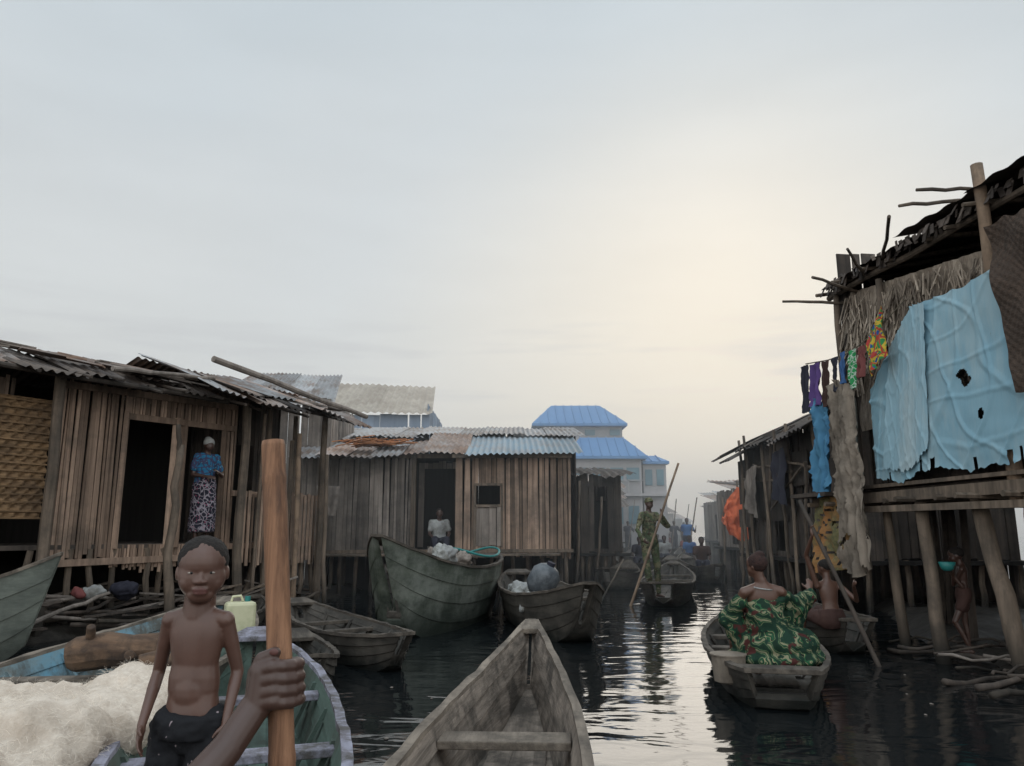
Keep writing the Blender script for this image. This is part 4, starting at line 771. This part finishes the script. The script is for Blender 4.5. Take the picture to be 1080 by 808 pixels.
m=MB(); m.tube([(.55,11.17,.85),(.57,11.16,.90)],.06,16); part(e,'cap',m,C_dark)
for (x,y,z,rr,mt_) in ((.15,12.1,.4,.24,C_pale),(.72,10.5,.4,.2,M_beigecloth),(.3,10.6,.38,.2,C_pale)):
    m=MB(); m.ell((x,y,z),(rr,rr*1.2,rr*.75)); solo('bundle','pale cloth bundle tied up in the canoe','bundle',blob(m,.02,2,.07,8),mt_,(x,y,z-.15),smooth=True,group='bundles in the canoe')
for (x,y,z,rr) in ((-.98,11.3,.98,.17),(-1.15,11.7,.95,.14),(-.75,11.6,.92,.13)):
    m=MB(); m.ell((x,y,z),(rr,rr*1.2,rr)); solo('bundle','grey cloth bundle piled on the big canoe','bundle',blob(m,.02,2,.08,9),W_grey if rr<.15 else C_pale,(x,y,z-.2),smooth=True,group='bundles in the canoe')
m=MB(); m.tube([(1.80,6.6,.12),(1.80,6.6,.14),(1.79,6.6,.34)],[.10,.13,.14],20); m.tube([(1.79,6.6,.34),(1.79,6.6,.35)],[.15,.15],20); solo('basin','pale round basin beside the seated woman','basin',m,M_beigecloth,(1.8,6.6,.12))
for k in range(9):
    x,y=R.choice([(-.9,5.6),(3.4,7.2),(-.7,6.8),(3.3,6.2)]); x+=R.uniform(-.5,.5); y+=R.uniform(-.6,.6); s=R.uniform(.006,.016)
    m=MB(); m.ell((x,y,.005),(s,s*1.4,.006),None,8,5); solo('floating_litter','tiny scrap floating on dark water','litter',m,W_grey,(x,y,0),group='litter floating on the water')
# ================================================================= POLES
PX=V((-.348,1.1,1.478)); PB=V((-.20,1.02,.08))
e=thing('bamboo_pole','thick brown bamboo punting pole held upright','pole',PB)
mb=MB(); pts=[];rad=[]
for i in range(181):
    q=i/180; z=q*1.4; r=.0168+.0006*noise.noise(V((z*9,0,0))); k=(z+.14)%.37
    if k<.010: r=.0177
    pts.append(PB.lerp(PX,q)+V((.0008*math.sin(q*9),0,0))); rad.append(r)
rad[-1]=.0155
mb.tube(pts,rad,32); part(e,'shaft',mb,M_bamboo,smooth=True)
mb=MB(); pole(mb,(1.97,14.3,-.5),(3.2,14.6,2.62),.028,.022,.02,8); solo('punting_pole','slender brown punting pole held by the standing man','pole',mb,W_tan,(1.97,14.3,0),smooth=True)
mb=MB(); pole(mb,(3.83,7.95,-.4),(3.22,8.6,1.68),.026,.022,.01,8); solo('punting_pole','dark slender pole dipped beside the moored canoe','pole',mb,W_dark,(3.83,7.95,0),smooth=True)
mb=MB(); pole(mb,(1.5,14.6,-.2),(2.35,16.4,.75),.02,.018,.02,8); solo('punting_pole','thin spare pole angled into the water','pole',mb,W_post,(1.5,14.6,0),smooth=True)
# ================================================================= PEOPLE
HC=PB.lerp(PX,.763)   # grip centre
f=V((.1,1,0)).normalized()
J=sit((-.66,.42,.42),1.7,(.1,1),dz=-.26)
J['sh']=[V((-.88,.46,.99)),V((-.57,.52,1.0))]; J['nk']=V((-.73,.46,1.05)); J['hd']=V((-.74,.48,1.23))
WR=HC+V((-.045,-.060,-.066)); J['wr'][1]=WR; J['el'][1]=V((-.51,.84,.875))
e=thing('person','person in a dark shirt gripping the bamboo pole','person',(-.66,.42,.1))
mb=MB(); torso(mb,J,.97); mb.cap(J['nk'],J['hd']-V((0,0,.05)),.055,.055); ax,P=headgeo(mb,J['hd'],(.2,1,0),(0,0,1),.225)
for i in (0,1):
    mb.cap(J['nk'].lerp(J['sh'][i],.25)-V((0,0,.02)),J['sh'][i],.05,.053); arm(mb,J,i,.93,low=(i==0)); leg(mb,J,i,.97); a=J['an'][i]; mb.cap(a-V((0,0,.03)),a+f*.14-V((0,0,.04)),.035,.025)
mb.cap(J['el'][1],J['el'][1].lerp(WR,.3),.035,.035)
hand(mb,J['wr'][0],(.1,.8,-.4),(0,0,-1),(1,0,0),1)
part(e,'body',blob(mb,.009,3),S2,smooth=True)
mb=MB(); zax=(PX-PB).normalized(); xa=V((1,0,0)); xa=(xa-zax*xa.dot(zax)).normalized(); ya=zax.cross(xa)
def hp(phi,rr,dz):   # cylindrical about the pole; phi 0 faces the viewer, + to the right
    a=math.radians(phi); return HC+xa*math.sin(a)*rr-ya*math.cos(a)*rr+zax*dz
mb.cap(J['el'][1].lerp(WR,.12),J['el'][1].lerp(WR,.45),.0325,.0315); mb.cap(J['el'][1].lerp(WR,.4),WR,.0315,.0208)
mb.cap(WR,hp(-50,.036,-.024),.0208,.0205)
for dz,r0 in ((.023,.0130),(.009,.0145),(-.006,.0145),(-.019,.0130)):
    mb.cap(hp(-66,.029,dz*.8-.010),hp(-34,.0325,dz*.95),.0145,r0); mb.cap(hp(-34,.0325,dz*.95),hp(0,.0305,dz+.002),r0,.0118)
    mb.cap(hp(-42,.034,-.023),hp(-30,.033,dz*.9),.018,.0125)
for i,(dz,ln,r) in enumerate(((.0230,1,.0090),(.0088,1.04,.0094),(-.0052,1.0,.0091),(-.0182,.90,.0083))):
    dz2=dz-.004*i*.3
    ph=[0,50*ln,108*ln,162*ln,200*ln]; rr=[.0308,.0270,.0252,.0248,.0246]; pt=[hp(a,b_,dz2+(.003 if k==0 else 0)) for k,(a,b_) in enumerate(zip(ph,rr))]
    mb.ell(pt[0],(r*1.2,)*3,None,10,7)
    for k in range(4):
        mid=(hp((ph[k]+ph[k+1])/2,(rr[k]+rr[k+1])/2*1.04,dz2+.001)); ra=r*(1.12-.07*k); mb.cap(pt[k],mid,ra,ra*.95,10); mb.cap(mid,pt[k+1],ra*.95,ra*.98,10)
mb.cap(hp(-66,.032,-.010),hp(-60,.031,.019),.0140,.0112,10); mb.cap(hp(-60,.031,.019),hp(-32,.0285,.036),.0110,.0100,10); mb.cap(hp(-32,.0285,.036),hp(6,.0272,.0425),.0100,.0082,10)
part(e,'hand',blob(mb,.0016,10),S2,smooth=True)
m=MB(); q_=hp(6,.0350,.0437); m.ell(q_,(.0062,.0018,.0044)); part(e,'thumbnail',m,M_lip,smooth=True)
m=MB(); shirt(J,.97,.02,long=False)(m); part(e,'shirt',blob(m,.012,3,.01,8),C_dark,smooth=True)
m=MB(); trousers(J,.97)(m); part(e,'trousers',blob(m,.012,3,.01,8),C_dark,smooth=True)
m=MB(); m.ell(P(0,-.085,.175),(.375*.225,.435*.225,.365*.225),ax); part(e,'hair',blob(m,.006,2,.003,40),M_hair,smooth=True)
# boy
b0=V((-.985,2.5,.09)); J=stand(b0,1.25,(.12,-1)); 
J['nk']=V((-.993,2.5,1.112)); J['hd']=V((-.985,2.485,1.222)); J['pel']=V((-.99,2.5,.775))
J['sh']=[V((-.903,2.497,1.076)),V((-1.082,2.502,1.074))]; J['el']=[V((-.872,2.54,.912)),V((-1.124,2.545,.908))]; J['wr']=[V((-.868,2.455,.78)),V((-1.102,2.41,.782))]
J['hip']=[V((-.935,2.5,.75)),V((-1.045,2.5,.75))]; J['kn']=[V((-.915,2.47,.44)),V((-1.06,2.46,.44))]; J['an']=[V((-.91,2.5,.15)),V((-1.07,2.5,.15))]
def shorts(m):
    torso(m,J,.66,.012,-.3,.05)
    for i in (0,1): leg(m,J,i,.63,.022,False,.72)
    p=J['pel']; m.tube([p+V((0,0,.03)),p+V((0,0,.018)),p+V((0,0,-.01)),p-V((0,0,.04))],[.088,.100,.104,.100],24)
def chest(m):
    m.ell((-.992,2.502,.885),(.079,.058,.13)); m.ell((-.992,2.492,.862),(.062,.053,.085)); m.ell((-.992,2.502,1.0),(.081,.055,.08))
    for s in (-1,1):
        m.cap((-.99+.012*s,2.470,1.080),(-.99+.07*s,2.484,1.088),.006,.005,8)
person('shirtless boy in black shorts standing with arms hanging',J,.70,S1,.0038,(.34,-1,-.02),.216,b0,hands=[((-.05,-.15,-1),(-1,.2,0),(0,-1,0),.35),((.15,-.5,-1),(1,.1,0),(0,-1,0),.3)],cl=[('shorts',shorts,P_black,.012,14)],lean=.76,extra=chest,child=1,sm=6)
# woman in green print
J=sit((2.18,6.78,.36),1.62,(-.15,1),dz=-.26)
J['pel']=V((2.19,6.76,.42)); J['nk']=V((2.12,6.66,.905)); J['hd']=V((2.08,6.66,1.05)); J['sh']=[V((1.965,6.64,.84)),V((2.28,6.66,.845))]; J['el']=[V((1.88,6.78,.62)),V((2.46,6.82,.70))]; J['wr']=[V((2.02,7.0,.52)),V((2.66,7.02,.82))]
def wrapcloth(m):
    torso(m,J,.95,.030,-.2,.76)
    p=J['pel']; m.ell(p+V((.05,0,-.02)),(.36,.32,.17)); m.ell(p+V((.05,.02,-.12)),(.42,.38,.12)); m.cap(p,J['nk']-V((0,0,.24)),.25,.135)
    a,b_=J['sh'][0],J['el'][0]; m.cap(a.lerp(b_,.35),b_,.060,.10); m.cap(b_,J['wr'][0],.10,.09); m.cap(p-V((.18,0,0)),b_,.12,.09)
    # one sheet fanned out to the right over the arm
    a,b_=J['sh'][1],J['el'][1]; m.cap(a.lerp(b_,.3),b_,.060,.075); m.cap(b_,J['wr'][1]-V((.04,0,.05)),.07,.06)
    for q in range(9):
        for r_ in range(5):
            c0=a.lerp(b_,.5).lerp(J['wr'][1],q/8)-V((.0,0,.05)); c1=V((2.30+.036*q*(1-.3*(q/8)),6.80+.02*q,.36+.018*q)); c_=c0.lerp(c1,r_/4); m.ell(c_,(.055,.05+.01*math.sin(q*2.2),.075),None,8,6)
e=person('woman seated with bare upper back wrapped in green print cloth',J,.93,S3,.008,(-.75,.65,-.05),.205,(2.19,6.78,.2),hands=[None,((.3,.5,.8),(0,1,-.3),(-1,0,0),.6)],cl=[('wrap_cloth',wrapcloth,P_green,.032,6)],hair='bun',lean=.94)
m=MB(); c_=J['nk']; m.tube([c_+V((.088*math.cos(a*.2618),.085*math.sin(a*.2618),-.018-.03*abs(math.cos(a*.1309)))) for a in range(25)],.0055,6); part(e,'necklace',m,C_pale)
# paddler in the moored canoe
J=sit((3.55,8.75,.3),1.45,(-.3,1),dz=-.2); J['wr'][0]=V((3.30,8.5,1.3)); J['el'][0]=V((3.29,8.7,1.08)); J['wr'][1]=V((3.62,8.3,.78)); J['el'][1]=V((3.75,8.55,.6))
person('bare-shouldered person seated holding a dark pole',J,.8,S3,.010,(-.6,.7,0),.2,(3.55,8.75,.1),hands=[((0,0,1),(0,-1,0),(1,0,0),.7),((-.2,-.6,.2),(1,0,0),(0,0,1),.7)],cl=[('skirt',trousers(J,.83,.025,False),C_brown,.01,9)],lean=.9)
# camo man
J=stand((2.66,15.0,.20),1.76,(.5,-.85)); J['hd']=V((2.67,14.95,1.86)); J['nk']=V((2.66,14.98,1.705))
J['sh']=[V((2.815,15.07,1.635)),V((2.51,14.88,1.635))]; J['el']=[V((2.99,14.82,1.44)),V((2.38,14.68,1.36))]; J['wr']=[V((2.83,14.6,1.64)),V((2.46,14.5,1.16))]
J['hip']=[J['pel']+V((.09,.04,-.03)),J['pel']+V((-.09,-.04,-.03))]; J['kn']=[V((2.80,15.0,.68)),V((2.58,14.84,.70))]; J['an']=[V((2.82,15.1,.17)),V((2.64,14.86,.17))]
person('man in camouflage uniform poling the canoe while standing',J,1.0,S2,.011,(.35,-1,0),.225,(2.66,15,.2),hands=[((0,-.5,.6),(-1,0,0),(0,0,1),.8),((.3,-.6,-.2),(1,0,0),(0,0,1),.8)],cl=[('jacket',shirt(J,1.0,.014,-.22,True),P_camo,.02,7),('trousers',trousers(J,1.0,.012),P_camo,.02,7)],hair='cap',hairmat=P_camo,lean=.95)
# doorway woman
bp_=F(.555,.12,1.18); J=stand(bp_,1.6,(.85,-.55)); J['wr'][0]=J['pel']+V((.2,-.05,.2)); J['el'][0]=J['sh'][0]+V((.1,.05,-.27)); J['wr'][1]=J['pel']+V((.1,-.2,.12))
person('woman in blue blouse and floral skirt at the doorway',J,.92,S2,.012,(.7,-.7,0),.215,bp_,cl=[('blouse',shirt(J,.92,.03),P_bluetop,.02,8),('skirt',skirt(J,.92,bp_.z+.15),P_floral,.025,7)],hair='wrap',hairmat=C_pale)
# child under platform
o_=V((.10,-.02,0)); J=stand(V((4.72,8.4,.08))+o_,1.08,(-.6,.3)); J['wr'][0]=V((4.56,8.26,.93))+o_; J['el'][0]=V((4.62,8.4,.78))+o_; J['wr'][1]=V((4.55,8.32,.92))+o_; J['el'][1]=V((4.67,8.32,.76))+o_; J['kn'][0]+=V((-.1,.02,.02)); J['hd']+=V((-.02,0,-.01))
person('small child in short trunks lifting a bowl',J,.6,S2,.008,(-.8,.35,-.1),.185,(4.82,8.38,.08),cl=[('trunks',trousers(J,.6,.012,False,.4),C_brown,.006,14)],lean=.9)
m=MB(); m.tube([(4.60,8.24,.93),(4.60,8.24,.95),(4.60,8.24,1.02),(4.60,8.24,1.025),(4.60,8.24,.96)],[.035,.06,.085,.078,.05],18); solo('bowl','dark teal plastic bowl held up by the child','bowl',m,M_teal,(4.60,8.24,.93),smooth=True)
J=sit((-1.6,16.9,1.0),1.65,(.2,-1),dz=.0); person('person in pale clothes sitting in the opening of the board house',J,.94,S2,.014,(.2,-1,-.1),.22,(-1.6,16.9,.95),cl=[('shirt',shirt(J,.94,.03),C_pale,.02,7),('trousers',trousers(J,.94,.03),C_dark,.02,7)])
for (x,y,st,mt_) in ((7.25,32,1,C_blue),(7.45,33.2,0,C_red),(5.4,27.5,0,C_pale),(6.3,42,1,C_dark),(8.5,40.5,1,C_dark),(9.7,52,1,C_blue),(3.95,24,0,C_dark),(5.25,21.5,0,C_brown),(11.2,61,1,C_dark),(6.5,28.4,0,C_blue),(10.9,49,1,C_red),(7.05,37.5,0,C_dark),(7.6,46,1,C_pale),(9.35,46.2,0,C_red),(12.5,68,1,C_blue)):
    b_=(x,y,.2 if st else .35); J=stand(b_,1.65,(-.2,-1)) if st else sit(b_,1.65,(-.2,-1),dz=-.1)
    if st: J['wr'][0]=J['nk']+V((.3,-.3,-.1)); J['el'][0]=J['sh'][0]+V((.15,-.05,-.25))
    person('far-off boatman in a small canoe' if st else 'far-off passenger sitting in a small canoe',J,.94,S2,.022,(-.2,-1,0),.23,b_,cl=[('shirt',shirt(J,.94,.03),mt_,0,7),('trousers',trousers(J,.94,.03),C_dark,0,7)],group='people in the far canoes',eyes=False)
for (x0,y0,x1,y1,z) in ((7.0,31.4,7.7,31.9,2.7),(8.2,40.2,8.7,40.6,3),(6.1,41.4,6.7,41.8,3),(10.6,48.6,11.3,49,3)):
    mb=MB(); pole(mb,(x0,y0,-.2),(x1,y1,z),.03,.025,.02,6); solo('punting_pole','far-off slender punting pole','pole',mb,W_post,(x0,y0,0),group='far punting poles')
# ================================================================= HAZE (real air volume)
mb=MB(); mb.box((0,110,6.55),(300,196,13)); m,t,b=nt('haze air'); t.nodes.remove(b)
vs=t.nodes.new('ShaderNodeVolumeScatter'); vs.inputs['Color'].default_value=(.96,.985,1,1); vs.inputs['Density'].default_value=.0085; vs.inputs['Anisotropy'].default_value=.2
t.links.new(vs.outputs[0],t.nodes['Material Output'].inputs['Volume'])
o=solo('sky_haze',None,None,mb,m,(0,110,0)); o['kind']='structure'
